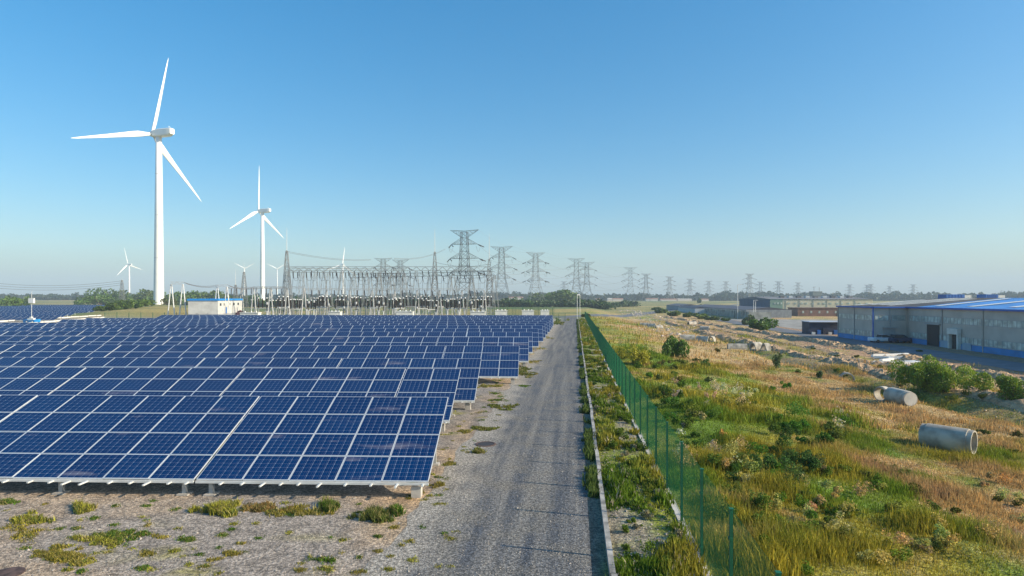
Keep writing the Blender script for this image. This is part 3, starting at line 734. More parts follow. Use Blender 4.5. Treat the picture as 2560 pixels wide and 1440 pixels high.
def gantry(pts, zt, hb, lat, mt, spread, label, strings=True, ncol=None):
    o = thing('gantry', pts[0], label, 'gantry', 'switchyard gantries'); o0 = Vector(pts[0])
    for (a, b) in zip(pts[:-1], pts[1:]):
        a = Vector(a)-o0; b = Vector(b)-o0; m = MB(); beam(m, a+Vector((0, 0, zt)), b+Vector((0, 0, zt)), hb, .05 if lat else .045); m.build('beam', mt, o)
    for k in range(ncol):
        tt = k/(ncol-1)*(len(pts)-1); i = min(int(tt), len(pts)-2); p = Vector(pts[i]).lerp(Vector(pts[i+1]), tt-i)-o0
        aframe(p, zt, spread, lat, mt, o)
        if strings and k < ncol-1:
            tn = (k+1)/(ncol-1)*(len(pts)-1); i2 = min(int(tn), len(pts)-2); p2 = Vector(pts[i2]).lerp(Vector(pts[i2+1]), tn-i2)-o0
            for f0 in (.33, .66):
                q_ = p.lerp(p2, f0)+Vector((0, 0, zt)); s = MB(); s.bar(q_, q_+Vector((.5, -1.2, -1.9)), .16, 6); s.build('insulator_string', insul, o)
                s = MB(); e = q_+Vector((.5, -1.2, -1.9)); s.path([e, e+Vector((.7, -.4, -1.0)), e+Vector((1.6, -.4, -.9)), e+Vector((2.0, 0, .4))], .045, 3)
                s.bar(e, e+Vector((-.2, -.8, -4.5-rnd.random()*3)), .04, 3); s.build('dropper', cable_m, o)
    return o
gantry([(X(717, 225), 225, 0), (X(1225, 225), 225, 0)], 17.2, 1.5, True, lat_m, 2.3, 'rear tall lattice gantry beam spanning the whole substation', ncol=12)
gantry([(X(722, 204), 204, 0), (X(1000, 204), 212, 0)], 15.8, 1.4, True, lat_m, 2.0, 'front lattice gantry over the left half of the substation', ncol=10)
gantry([(X(880, 240), 240, 0), (X(1240, 240), 214, 0)], 15.2, 1.3, True, lat_m, 2.0, 'slanting lattice gantry over the right half of the substation', ncol=8)
gantry([(X(428, 186), 186, 0), (X(457, 186), 186, 0)], 11.3, .7, False, palest, 1.2, 'small two column gantry at the far left end beside the control building', strings=False, ncol=2)
gantry([(X(543, 190), 190, 0), (X(567, 190), 190, 0)], 10.6, .6, False, palest, 1.2, 'small pale gantry rising behind the blue roofed control building', strings=False, ncol=2)
gantry([(X(634, 196), 196, 0), (X(760, 196), 196, 0)], 10.2, .5, False, tube_m, 1.0, 'low pale tube gantry in front of the second largest turbine', strings=False, ncol=4)
gantry([(X(566, 214), 214, 0), (X(716, 214), 214, 0)], 10.4, .5, False, tube_m, 1.0, 'low grey tube gantry behind the right end of the control building', strings=True, ncol=5)
gantry([(X(760, 198), 198, 0), (X(1210, 198), 200, 0)], 9.6, .5, False, tube_m, .9, 'long low pale tube gantry across the middle of the substation', strings=True, ncol=9)
for a, b, za, zb, lab in ((457, 543, 12, 11.2, 'slack cable between the two small pale gantries'), (567, 634, 11.2, 10.6, 'slack cable from the small gantry to the low tube gantry')):
    for k in range(3):
        cable(Vector((X(a, 187), 187+k*.8, za-.2*k)), Vector((X(b, 192), 192+k*.8, zb-.2*k)), .8, .05, lab+', %s of three' % ('top', 'middle', 'bottom')[k])
for k in range(2):
    cable(P(717, 628+k*3, 205), P(927, 648+k*2, 300), 1.2, .06, 'long thin cable from the left mast to the inner pylon, %s' % ('upper', 'lower')[k])
    cable(P(985, 645+k*2, 300), P(1113, 622+k*2, 375), 2.2, .07, 'cable rising from the inner pylon to the big dark pylon, %s' % ('upper', 'lower')[k])
    cable(P(1087, 655+k*30, 215), P(1223, 660+k*30, 210), 1.2, .05, 'cable between the two right hand masts, %s' % ('upper', 'lower')[k])
# far-left overhead lines
for k in range(3): cable(P(-30, 706+k*6, 330), P(305, 702+k*5, 330), 2.2, .07, 'thin overhead line crossing the sky at far left, %s of three' % ('top', 'middle', 'bottom')[k])

def ins_mesh(h_, r):
    pr = []; n = int(h_/.16)
    for i in range(n): z = h_*i/n; pr += [(r*.62, z), (r, z+.05), (r*.62, z+.1)]
    pr.append((r*.6, h_)); return MB().lathe(pr, 8).mesh('insulator', insul)
im = ins_mesh(2.9, .27); im2 = ins_mesh(1.9, .16)
sw_frame = MB(); [sw_frame.box(x-.11, x+.11, -.11, .11, 0, 3.7) for x in (-1.25, 1.25)]; sw_frame.box(-1.75, 1.75, -.2, .2, 3.7, 3.95); sw_frame.bar((-1.25, 0, .4), (1.25, 0, 3.5), .05)
sw_frame = sw_frame.mesh('steel_frame', mat('support_steel', (.40, .41, .40), .6, .1, noise=(.5, .25)))
cap_m = MB().lathe([(.20, 0), (.26, .06), (.26, .18), (.1, .3)], 8).mesh('cap', white_paint)
arm_m = MB().bar((0, 0, .12), (1.25, 0, .35), .05).box(-.12, .12, -.12, .12, 0, .15).mesh('contact_arm', alu)
def switch(loc, label):
    t = thing('disconnect_switch', loc, label, 'switchgear', 'disconnect switches in the substation')
    link('steel_frame', sw_frame, t)
    for i in range(3):
        x = -1.3+1.3*i; o = link('insulator', im, t, (x, 0, 3.95)); link('cap', cap_m, o, (0, 0, 2.9))
    link('contact_arm', arm_m, t, (-1.3, 0, 7.0)); return t
proto = None; k = 0
rows_ = [(188, 664, 1200, 15), (203, 640, 1213, 17), (222, 700, 1218, 15)]
for ri, (d, a, b, n) in enumerate(rows_):
    for i in range(n):
        px = a+(b-a)*(i+rnd.uniform(-.28, .28))/(n-1); loc = (X(px, d), d+rnd.uniform(-3, 3), 0)
        lab = 'switch with three dark insulators, %s from the left in the %s row of the substation' % (ORD[i], ('front', 'middle', 'rear')[ri])
        if proto is None: proto = switch(loc, lab)
        else: dup(proto, loc, R(rnd.uniform(-25, 25)), lab, (1, 1, rnd.uniform(.86, 1.1)))
def ct(loc, label):
    t = thing('instrument_transformer', loc, label, 'switchgear', 'instrument transformers on pale posts')
    MB().lathe([(.16, 0), (.13, 3.0)], 8).box(-.35, .35, -.35, .35, 3.0, 3.15).box(-.5, .5, -.5, .5, -.1, .2).build('post', palest, t)
    link('insulator', im2, t, (0, 0, 3.15)); MB().lathe([(.3, 5.05), (.34, 5.3), (.34, 5.65), (.2, 5.8)], 10).build('head', galv, t); return t
proto = None
for i in range(17):
    px = 655+560*(i+rnd.uniform(-.42, .42))/16; d = 180+rnd.uniform(-4, 6); lab = 'pale post with a short dark insulator and round head, %s from the left' % ORD[i]
    if proto is None: proto = ct((X(px, d), d, 0), lab)
    else: dup(proto, (X(px, d), d, 0), 0, lab, (1, 1, rnd.uniform(.7, 1.15)))
# control building with blue roof edge
cb = thing('control_building', (X(545, 184), 184, 0), 'pale grey control building with a bright blue roof edge left of the substation', 'building', None, R(8))
W_ = 8.6; D_ = 24
conc_g = mat('grey_render', (.50, .50, .48), .85, noise=(.7, .10, 6)); conc_d = mat('dark_plinth', (.25, .27, .29), .85, noise=(.9, .15, 6))
MB().box(-W_, 0, 0, D_, 2.1, 6.2).build('wall', conc_g, cb); MB().box(-W_-.03, .03, -.03, D_, -.1, 2.1).build('plinth', conc_d, cb)
MB().box(-W_-.25, .25, -.25, D_+.2, 6.2, 6.75).box(-W_+.1, -.1, .1, D_-.1, 6.75, 6.8).build('roof', mat('blue_roof_edge', (.01, .22, .60), .4), cb)
for yy in (1.6, 5.2, 10, 14.5, 19): MB().box(.01, .05, yy, yy+1.4, 4.6, 5.4).build('window', mat('dark_glass', (.03, .04, .05), .12), cb)
MB().box(.01, .07, 7, 8.1, 2.1, 4.1).build('door', blue_metal, cb); MB().box(.0, .35, 3.2, 4.0, 3.0, 3.8).build('vent_box', palest, cb)
for x in (-6, -3): MB().bar((x, -.06, 2.1), (x, -.06, 2.35), .06).build('bracket', black, cb)
# small white cabinets
CABS = [(600, 645, 781, 168), (821, 850, 779, 172), (990, 1032, 778, 172), (1176, 1213, 779, 172), (1238, 1268, 776, 176), (1305, 1335, 776, 176), (1352, 1373, 776, 178)]
for i, (a, b, ty, d) in enumerate(CABS):
    x0, x1 = X(a, d), X(b, d); zt = CH-(ty-HY)/F*d; wd = x1-x0
    c = thing('equipment_cabinet', ((x0+x1)/2, d, 0), 'off white box cabinet behind the last solar row, %s from the left' % ORD[i], 'cabinet', 'white equipment cabinets')
    MB().box(-wd/2, wd*.28, 0, 2.2, .3, zt-.15).box(wd*.28, wd/2, .06, 2.2, .3, zt-.2).box(-wd/2-.1, wd/2+.1, -.1, 2.3, 0, .3).build('housing', cab_white, c)
    MB().box(-wd/2-.1, wd/2+.1, -.12, 2.3, zt-.15, zt).build('roof', cab_white, c)
    MB().box(-.3, .2, -.04, 0, .7, zt-.9).build('door', palest, c)
    for kx in (-.3, .05, .32): MB().lathe([(.16, zt), (.13, zt+.3)], 8, M=Matrix.Translation((wd*kx, 1, 0))).build('roof_vent', white_paint, c)
# green fences of the switchyard and gate
def small_fence(a, b, hgt, label, wire=.15):
    a = Vector(a); b = Vector(b); t = thing('yard_fence', a, label, 'fence'); L = (b-a).length; n = max(2, int(L/3)); dv = (b-a)/n
    pm = MB().box(-.05, .05, -.05, .05, 0, hgt+.1).mesh('post', green_paint)
    m = MB(); k = int(L/wire)
    for i in range(k): p = (b-a)*(i+.5)/k; m.bar(p+Vector((0, 0, .05)), p+Vector((0, 0, hgt)), .012, 3, caps=False)
    for j in range(8): m.bar(Vector((0, 0, .1+hgt*j/8)), (b-a)+Vector((0, 0, .1+hgt*j/8)), .012, 3, caps=False)
    m.build('wire_mesh', green_wire, t)
    for i in range(n+1): link('post', pm, t, dv*i)
small_fence((X(1213, 192), 192, 0), (X(1381, 180), 180, 0), 4.0, 'green wire fence behind the small white cabinets right of the substation')
small_fence((X(1213, 245), 245, 0), (X(1385, 236), 236, 0), 3.5, 'second green wire fence farther behind the white cabinets', .2)
small_fence((X(1381, 180), 180, 0), (X(1413, 178), 178, 0), 2.4, 'short green wire gate fence left of the road end')
small_fence((X(262, 186), 186, 0), (X(470, 190), 190, 0), 2.4, 'faint green wire fence below the grassy turbine mound', .2)
# goal shaped white poles at the road end
gp = thing('height_gate', G(1443, 800), 'tall white goal shaped pole pair beside the road end', 'pole')
a0 = gp.location.copy(); b0 = Vector((1.0, 1.2, 0)); zt = 8.0
MB().lathe([(.07, -.3), (.06, zt)], 8).build('upright', white_paint, gp); MB().lathe([(.07, -.3), (.06, zt)], 8, M=Matrix.Translation(b0)).build('upright', white_paint, gp)
MB().bar((0, 0, zt), b0+Vector((0, 0, zt)), .09, 6).build('crossbar', white_paint, gp)

# ------------------------------------------------------------------ foliage
def leaf_cloud(n, rad, size, lobes, seed, zsq=1.0, col=(.05, .09, .015), var=.35, flat=False):
    r = np.random.default_rng(seed)
    lc = r.normal(0, .38, (lobes, 3))*rad; lc[:, 2] = np.abs(lc[:, 2])*zsq; lr = r.uniform(.38, .62, lobes)*min(rad[0], rad[2])
    k = r.integers(0, lobes, n); dirs = r.normal(0, 1, (n, 3)); dirs /= np.linalg.norm(dirs, axis=1)[:, None]
    rr = lr[k]*np.cbrt(r.uniform(.35, 1.12, n)); c = lc[k]+dirs*rr[:, None]
    c = c[c[:, 2] > -rad[2]*.6]; n = len(c); c = c+r.normal(0, .03, (n, 3))*rad
    a = r.normal(0, 1, (n, 3)); a /= np.linalg.norm(a, axis=1)[:, None]; b = np.cross(a, r.normal(0, 1, (n, 3))); b /= np.linalg.norm(b, axis=1)[:, None]
    s = (size*r.uniform(.5, 1.3, n))[:, None]
    V_ = np.stack([c-a*s, c+b*s*.6, c+a*s, c-b*s*.6], 1).reshape(-1, 3)
    F_ = np.arange(n*4).reshape(-1, 4)
    shade = r.uniform(1-var, 1+var, (n, 1))*np.array(col); yel = r.uniform(0, 1, (n, 1)) < .18
    shade = np.where(yel, shade*np.array((1.4, 1.3, .8)), shade)
    return V_, F_, np.repeat(shade, 4, 0)
leaf = mat('leaves', (.05, .1, .02), .6, attr='tint', trans=.25)
bark = mat('bark', (.12, .09, .06), .9, noise=(6, .3))
def shrub(base, w_, h_, n, size, seed, col, label, name='shrub', cat='shrub', trunk=True, lobes=12, group=None):
    rad = np.array((w_/2, w_/2, h_/2)); V_, F_, C_ = leaf_cloud(n, rad, size, lobes, seed, col=col)
    lo, hi = np.percentile(V_[:, 2], 2), V_[:, 2].max(); V_[:, 2] = (V_[:, 2]-lo)/(hi-lo)*h_*.98+.04*h_
    for k in (0, 1): V_[:, k] *= (w_/2)/np.percentile(np.abs(V_[:, k]), 98)
    t = thing(name, base, label, cat, group)
    link('foliage' if name == 'shrub' else 'crown', _bm_mesh('foliage', V_, F_, leaf, cols=C_), t)
    m = MB(); rr = random.Random(seed)
    for k in range(5):
        e = Vector((rr.uniform(-.3, .3)*w_, rr.uniform(-.3, .3)*w_, h_*rr.uniform(.5, .8))); mid = Vector((e.x*.3, e.y*.3, e.z*.45))
        m.bar((e.x*.05, e.y*.05, -.1), mid, .03*h_, 5, .02*h_); m.bar(mid, e, .02*h_, 5, .008*h_)
    m.build('stem' if name == 'shrub' else 'trunk', bark, t); return t
def shrub_px(px, py, wpx, hpx, n, seed, col, label, **k):
    g = G(px, py); sc = g.y/F; return shrub(g, wpx*sc, hpx*sc, n, k.pop('size', .5)*max(.1, sc*9), seed, col, label, **k)
G1 = (.08, .155, .016); G2 = (.13, .19, .02); G3 = (.05, .10, .02); YG = (.30, .29, .02)
shrub_px(1686, 893, 62, 54, 5000, 1, (.08, .16, .015), 'round dark green bush alone in the dry grass', size=.28)
shrub_px(1600, 912, 86, 52, 3500, 2, YG, 'yellow green flowering shrub near the fence', size=.26)
shrub_px(2340, 975, 180, 88, 16000, 3, (.19, .27, .025), 'big wide green bush beside the white scrap heap', size=.30, lobes=22)
shrub_px(2532, 1010, 90, 74, 9000, 4, (.15, .23, .02), 'green bush cut by the right edge of the photo', size=.24)
shrub_px(1910, 826, 66, 34, 2600, 5, G1, 'dense green bush in front of the white lamp pole', size=.3)
shrub_px(1872, 812, 34, 26, 1200, 6, (.06, .10, .03), 'small green bush just left of the white lamp pole', size=.3)
shrub_px(1765, 918, 24, 22, 900, 7, G1, 'tiny dark bush below the round bush', size=.3)
shrub_px(1942, 920, 22, 40, 500, 8, (.08, .12, .03), 'thin spindly bush in the straw coloured grass', size=.26)
shrub_px(1466, 793, 22, 10, 700, 9, (.04, .08, .02), 'small dark bush at the bend where the fence ends', size=.35)
shrub_px(1492, 826, 14, 12, 300, 10, G3, 'tiny dark bush behind the far part of the fence', size=.35)
shrub_px(2050, 946, 18, 22, 300, 14, G3, 'sparse little plant between the ditches', size=.3)
shrub_px(590, 797, 34, 22, 1800, 12, (.14, .07, .10), 'purplish shrub against the side of the control building', size=.3)
shrub(Vector((X(418, 372), 372, 2.2)), 12, 5, 1500, .4, 13, (.09, .11, .02), 'low shrub at the foot of the largest turbine')
g = 0
for px, py, w_, h_ in ((1655, 783, 30, 12), (1690, 790, 36, 14), (1716, 793, 40, 14), (1745, 797, 44, 15), (1780, 800, 30, 11), (1725, 776, 26, 12), (1754, 772, 22, 12), (1748, 758, 10, 14), (1640, 775, 24, 8), (1815, 803, 26, 9)):
    shrub_px(px, py, w_, h_, 700, 30+g, (.09, .14, .02), 'low green shrub beside the factory road, %s of the line' % ORD[g], size=.3, group='low shrubs along the factory road'); g += 1
for k, (px, d, w_, h_) in enumerate(((20, 420, 22, 8), (45, 470, 30, 9), (275, 250, 14, 3.6), (300, 262, 18, 4.2), (345, 290, 20, 4.4), (250, 500, 40, 11), (282, 620, 60, 18), (335, 640, 80, 17), (370, 700, 60, 16), (430, 600, 50, 12), (470, 560, 60, 14), (520, 580, 60, 15), (565, 620, 50, 12), (625, 600, 50, 11), (1390, 620, 60, 16), (1365, 700, 50, 14))):
    x = X(px, d)
    shrub(Vector((x, d, float(terr(x, d)))), w_*.8, h_, 1500, max(.4, d*.0016), 60+k, (.07+.02*rnd.random(), .125+.03*rnd.random(), .018), 'broad green tree behind the left fields and substation, %s from the left' % ORD[k], name='tree', cat='tree', group='nearer trees behind the fields')

# hedge behind the yards and far-off woods: continuous masses
def woods(name, label, segs, seed, col, size, per):
    r = np.random.default_rng(seed); Vs, Cs = [], []
    for (xa, ya, xb, yb, n, h0, h1, wd) in segs:
        for i in range(n):
            f0 = (i+r.uniform(0, 1))/n; x = xa+(xb-xa)*f0+r.normal(0, 3); y = ya+(yb-ya)*f0+r.uniform(-wd, wd)
            big = .75+.5*vn(f0*n/9, seed, 3); h_ = r.uniform(h0, h1)*big; w_ = h_*r.uniform(.9, 1.4)
            V_, F_, C_ = leaf_cloud(per, np.array((w_/2, w_/2, h_/2)), size, 5, int(r.integers(1e6)), col=np.array(col)*r.uniform(.75, 1.25), var=.25)
            V_ = V_*np.array((1.15, 1.15, 1.0)); V_[:, 2] += h_*.36; V_ = V_+np.array((x, y, float(terr(x, y))))
            Vs.append(V_); Cs.append(C_)
        m_ = n*per//2; f0 = r.uniform(0, 1, m_); x = xa+(xb-xa)*f0+r.normal(0, 3, m_); y = ya+(yb-ya)*f0+r.uniform(-wd, wd, m_)
        c = np.stack([x, y, terr(x, y)+r.uniform(0, .62, m_)*(h0+h1)/2*(.75+.5*vn(f0*n/9, seed, 3))], -1); a = r.normal(0, 1, (m_, 3)); a /= np.linalg.norm(a, axis=1)[:, None]; b = np.cross(a, r.normal(0, 1, (m_, 3))); b /= np.linalg.norm(b, axis=1)[:, None]
        q_ = size*r.uniform(.7, 1.3, (m_, 1)); Vs.append(np.stack([c-a*q_, c+b*q_*.7, c+a*q_, c-b*q_*.7], 1).reshape(-1, 3)); Cs.append(np.repeat(np.array(col)*r.uniform(.6, 1.1, (m_, 1)), 4, 0))
    V_ = np.concatenate(Vs); C_ = np.concatenate(Cs)
    tag(link(name, _bm_mesh(name, V_, np.arange(len(V_)).reshape(-1, 4), leaf, cols=C_)), label, 'trees', kind='stuff')
woods('far_woods', 'long far off line of woods along the whole horizon',
      [(-1350, 1350, -100, 1400, 260, 10, 15, 40), (-100, 1400, 700, 1300, 200, 12, 18, 40), (450, 1300, 1450, 1200, 280, 14, 19, 40), (-100, 1300, 600, 1250, 110, 10, 14, 30), (-1000, 1100, -150, 1050, 150, 7, 10, 20)], 5, (.022, .050, .022), 2.6, 110)
woods('hedge_belt', 'green belt of bushes behind the substation and pylons', [(-260, 480, 75, 470, 230, 4.2, 6.8, 14), (75, 560, 130, 640, 40, 4, 6, 10)], 8, (.04, .085, .018), 1.1, 120)

# tiny far buildings in the tree line
fb = [(60, 742, 14, 5), (175, 741, 12, 5), (190, 742, 5, 9), (215, 741, 16, 4), (372, 740, 10, 6), (540, 738, 6, 8), (575, 741, 10, 4), (1290, 741, 36, 6), (1495, 738, 10, 5), (1525, 739, 12, 5), (1545, 740, 26, 5), (2035, 736, 18, 8), (2066, 737, 14, 7), (1630, 745, 30, 5), (1672, 746, 40, 4), (1712, 746, 36, 4), (1762, 746, 20, 3)]
bw = mat('far_wall', (.55, .50, .45), .8); br = mat('far_roof', (.35, .16, .11), .8)
for i, (px, py, w_, h_) in enumerate(fb):
    d = 1130; s_ = d/F; wd = w_*s_; hz = CH-(py-h_/2-HY)/F*d; x = X(px, d); z0 = float(terr(x, d))
    t = thing('distant_house', (x, d, z0), 'tiny pale building in front of the horizon trees, %s from the left' % ORD[i], 'building', 'pale buildings along the horizon')
    H_ = max(3.0, h_*s_*1.05); MB().box(-wd/2, wd/2, 0, 9, -.5, H_).build('wall', bw, t)
    MB().add([(-wd/2-.3, -.4, H_), (wd/2+.3, -.4, H_), (wd/2+.3, 9.4, H_), (-wd/2-.3, 9.4, H_), (-wd/2, 4.5, H_+1.4), (wd/2, 4.5, H_+1.4)], [(0, 1, 5, 4), (2, 3, 4, 5), (1, 2, 5), (3, 0, 4), (3, 2, 1, 0)]).build('roof', br if i % 3 else bw, t)
tw = thing('tower_block', (X(2044, 900), 900, -2), 'dark unfinished tower rising from the far trees behind the grey factory', 'tower')
m = MB(); m.box(-7, 7, 0, 12, 0, 19)
for k in range(4): m.box(-7.3, 7.3, -.3, 12.3, 5+4*k, 5.4+4*k)
m.build('wall', mat('dark_block', (.12, .14, .13), .8), tw); MB().bar((-4, 3, 19), (-4, 3, 26), .3).bar((4, 3, 19), (4, 3, 25), .3).bar((-6, 3, 25), (-1, 3, 25.6), .25).build('roof_mast', pylon_far, tw)

# ------------------------------------------------------------------ factory buildings on the right (built in the road frame)
MF = Matrix(((CA, SA, 0, 0), (-SA, CA, 0, 0), (0, 0, 1, 0), (0, 0, 0, 1)))
ZG = -2.0
wall_g = mat('grey_factory_wall', (.44, .41, .36), .8, noise=(.35, .10, 6)); win_m = mat('window_glass', (.42, .48, .44), .3, noise=(.9, .35)); dark_m = mat('dark_interior', (.02, .022, .025), .7)
frame_m = mat('window_frame_grey', (.33, .34, .34), .6); blue_base = mat('blue_painted_plinth', (.025, .20, .47), .7, noise=(.5, .15)); lbl = mat('light_blue_plinth', (.28, .38, .47), .7, noise=(.5, .1))
roof_grey = mat('grey_roof', (.17, .165, .17), .7, noise=(.12, .25, 6)); roof_blue = mat('blue_roof', (.13, .36, .70), .35, noise=(.15, .15)); skyl = mat('skylight_strip', (.78, .77, .70), .5)
blue_trim = mat('blue_trim', (.01, .10, .42), .5)
def box_uv(m, u0, u1, v0, v1, z0, z1): m.box(u0, u1, v0, v1, z0, z1)
def wall_band(root, face, a0, a1, fixed, out, bays):
    """windows and plinth on a wall. face 'u': wall plane u=fixed running along v, 'v': plane v=fixed running along u. out = sign of outward offset"""
    def bx(m, s0, s1, o0, o1, z0, z1):
        lo, hi = sorted((fixed+out*o0, fixed+out*o1))
        if face == 'u': m.box(lo, hi, s0, s1, z0, z1)
        else: m.box(s0, s1, lo, hi, z0, z1)
    L = (a1-a0)/bays
    for i in range(bays):
        s0 = a0+i*L+.35; s1 = a0+(i+1)*L-.35
        for zl, zh in ((4.45, 5.45), (1.15, 2.15)):
            if (face == 'v') and zl < 2: continue
            fo = MB(); bx(fo, s0-.08, s1+.08, 0, .05, ZG+zl-.08, ZG+zl); bx(fo, s0-.08, s1+.08, 0, .05, ZG+zh, ZG+zh+.08)
            n = max(3, int((s1-s0)/.95))
            for k in range(n+1): s = s0+(s1-s0)*k/n; bx(fo, s-.035, s+.035, 0.0, .06, ZG+zl, ZG+zh)
            w_ = fo.build('window', frame_m, root); pn = MB(); bx(pn, s0, s1, .005, .02, ZG+zl, ZG+zh); pn.build('pane', win_m, w_)
        p = MB(); bx(p, a0+i*L, a0+(i+1)*L-.06, 0, .07, ZG-.3, ZG+1.0); p.build('plinth', blue_base, root)
        p = MB(); bx(p, a0+(i+1)*L-.12, a0+(i+1)*L+.02, .02, .16, ZG, ZG+7.0); p.build('downpipe', wall_g if i % 2 else frame_m, root)
    e = MB(); bx(e, a0-.1, a1+.1, 0, .5, ZG+6.95, ZG+7.25); e.build('gutter', blue_trim, root)
def gable(root, u0, u1, v0, v1, ze, zr, mt, sky_n, seed):
    um = (u0+u1)/2; m = MB()
    m.add([(u0-.3, v0, ZG+ze), (um, v0, ZG+zr), (um, v1, ZG+zr), (u0-.3, v1, ZG+ze), (u1, v0, ZG+ze), (u1, v1, ZG+ze)], [(0, 1, 2, 3), (1, 4, 5, 2), (0, 4, 1), (3, 2, 5), (0, 3, 5, 4)])
    v = v0+.6
    while v < v1:                                   # standing seams
        m.bar((u0-.3, v, ZG+ze+.03), (um, v, ZG+zr+.03), .035, 3); v += 1.2
    r_ = m.build('roof', mt, root)
    rr = random.Random(seed); s = MB()
    for k in range(sky_n):
        vv = v0+(v1-v0)*(k+.5)/sky_n; a = .12+.1*rr.random(); b = min(.95, a+.5+.25*rr.random())
        def pt(f0, v_): return (u0+(um-u0)*f0, v_, ZG+ze+(zr-ze)*f0+.12)
        s.add([pt(a, vv), pt(b, vv), pt(b, vv+2.0), pt(a, vv+2.0)], [(0, 1, 2, 3)])
    s.build('skylight', skyl, r_)
def rot_root(name, label, cat): 
    t = thing(name, (0, 0, 0), label, cat, None, -YA); return t
wh = rot_root('factory_hall', 'long grey factory hall with blue roof and blue plinth at the right edge', 'building')
MB().box(67, 103, 40, 129.3, ZG-.3, ZG+7.0).build('wall', wall_g, wh); wall_band(wh, 'u', 40, 128.9, 67, -1, 8); gable(wh, 67, 103, 40, 129.3, 7.0, 9.0, roof_blue, 9, 3)
d0 = MB().box(66.86, 66.93, 118.6, 122.4, ZG, ZG+4.0); d0.build('door', dark_m, wh); MB().box(66.6, 66.95, 118.2, 122.8, ZG+4.0, ZG+4.2).build('door_canopy', frame_m, wh)
MB().box(66.3, 66.9, 112.2, 112.5, ZG, ZG+3.0).box(66.3, 66.9, 114.7, 115.0, ZG, ZG+3.0).box(66.2, 66.9, 112.1, 115.1, ZG+2.6, ZG+3.6).build('porch', cab_white, wh)
MB().box(66.84, 66.9, 112.6, 114.6, ZG, ZG+2.6).build('door', dark_m, wh)
for v0, v1 in ((115.2, 118.1), (109.5, 111.8)): MB().box(66.82, 66.91, v0, v1, ZG, ZG+1.25).build('plinth', lbl, wh)
wa = rot_root('factory_wing', 'grey factory wing with dark grey roof projecting at the left of the blue roofed hall', 'building')
MB().box(60.4, 109, 129.34, 145.7, ZG-.3, ZG+7.0).build('wall', wall_g, wa); wall_band(wa, 'u', 129.5, 145.6, 60.4, -1, 2); wall_band(wa, 'v', 60.4, 66.9, 129.34, -1, 2); gable(wa, 60.4, 109, 129.32, 145.7, 7.0, 9.0, roof_grey, 4, 5)
MB().box(62.4, 64.6, 129.2, 129.27, ZG, ZG+2.9).build('door', frame_m, wa); MB().box(62.2, 64.8, 128.8, 129.3, ZG+2.9, ZG+3.1).build('door_canopy', frame_m, wa)
MB().box(60.22, 60.4, 129.1, 129.3, ZG, ZG+7).build('corner_trim', blue_trim, wa)
for (a, b, d, lab) in ((2366, 2412, 150, 'blue box unit with a white end above the roof ridge'), (2465, 2496, 150, 'smaller blue box unit above the roof ridge, farther right')):
    x0, x1 = X(a, d), X(b, d); t = thing('rooftop_unit', (x0, d, 4.5), lab, 'rooftop unit', 'blue units over the factory ridge')
    MB().box(0, (x1-x0), 0, 3, 0, 3.4).build('housing', blue_metal, t); MB().box(x1-x0+.02, x1-x0+1.9, .3, 2.7, 0, 3.2).build('end_box', palest, t)
    m = MB(); [m.box((x1-x0)*k/6-.04, (x1-x0)*k/6+.04, -.06, 0, .1, 3.3) for k in range(1, 6)]; m.build('rib', blue_trim, t)
    MB().box(-.3, x1-x0+2, 0, 3, -6.5, 0).build('support_housing', roof_grey, t)
# cars
def car(loc, rz, col_m, label, pickup=False):
    t = thing('parked_car', loc, label, 'car', None, rz)
    pr = [(-2.3, .35), (-2.35, .85), (-2.2, 1.0), (-1.1 if not pickup else -.5, 1.05), (.9, 1.05), (2.2, .9), (2.35, .7), (2.3, .35)]
    m = MB(); n = len(pr); m.add([(x, y, z) for y in (-.9, .9) for x, z in pr], [tuple(range(n)), tuple(range(2*n-1, n-1, -1))]+[(i, n+i, n+(i+1) % n, (i+1) % n) for i in range(n)]); m.build('body', col_m, t)
    c0 = (-1.95, .55, -1.6, .25) if not pickup else (-.5, 1.1, -.35, .6)
    m = MB(); m.add([(c0[0], -.86, 1.03), (c0[1]+.5, -.86, 1.03), (c0[3], -.7, 1.6), (c0[2], -.7, 1.6), (c0[0], .86, 1.03), (c0[1]+.5, .86, 1.03), (c0[3], .7, 1.6), (c0[2], .7, 1.6)],
        [(0, 1, 2, 3), (7, 6, 5, 4), (0, 4, 5, 1), (1, 5, 6, 2), (2, 6, 7, 3), (3, 7, 4, 0)]); m.build('cabin', mat('car_glass', (.03, .04, .05), .1), t)
    MB().box(c0[2]+.02, c0[3]-.02, -.69, .69, 1.59, 1.65).build('roof', col_m, t)
    for x in (-1.45, 1.4):
        for y in (-.86, .86): MB().lathe([(.33, -.1), (.33, .1)], 12, M=Matrix.Translation((x, y, .33)) @ Matrix.Rotation(R(90), 4, 'X')).build('wheel', black, t)
    for y in (-.65, .65): MB().box(2.28, 2.37, y-.15, y+.15, .7, .85).build('headlight', white_paint, t)
g = G(2203, 856); car(g, R(8), mat('white_car_paint', (.7, .72, .75), .3), 'white pickup parked at the inner corner of the factory', True)
g = G(2252, 857); car(g, R(5), mat('dark_blue_car_paint', (.02, .05, .11), .3), 'dark blue estate car parked right of the white pickup')
# container sheds left of wing
sh = thing('storage_shed', G(2062, 836), 'dark blue storage shed with stacked goods left of the factory wing', 'shed', None, R(-6))
navy = mat('navy_cladding', (.015, .025, .06), .6, noise=(.8, .4))
MB().box(-3.6, 3.3, 0, 5, 0, 3.0).build('wall', navy, sh); MB().box(-3.8, 3.5, -.5, 5.2, 3.0, 3.18).build('roof', mat('pale_shed_roof', (.45, .5, .58), .5), sh)
for i in range(5): MB().box(-3.2+1.3*i, -2.4+1.3*i, -.5, -.05, 0, .6+.5*((i*7) % 3)).build('stacked_crate', (palest, blue_metal, navy)[i % 3], sh)
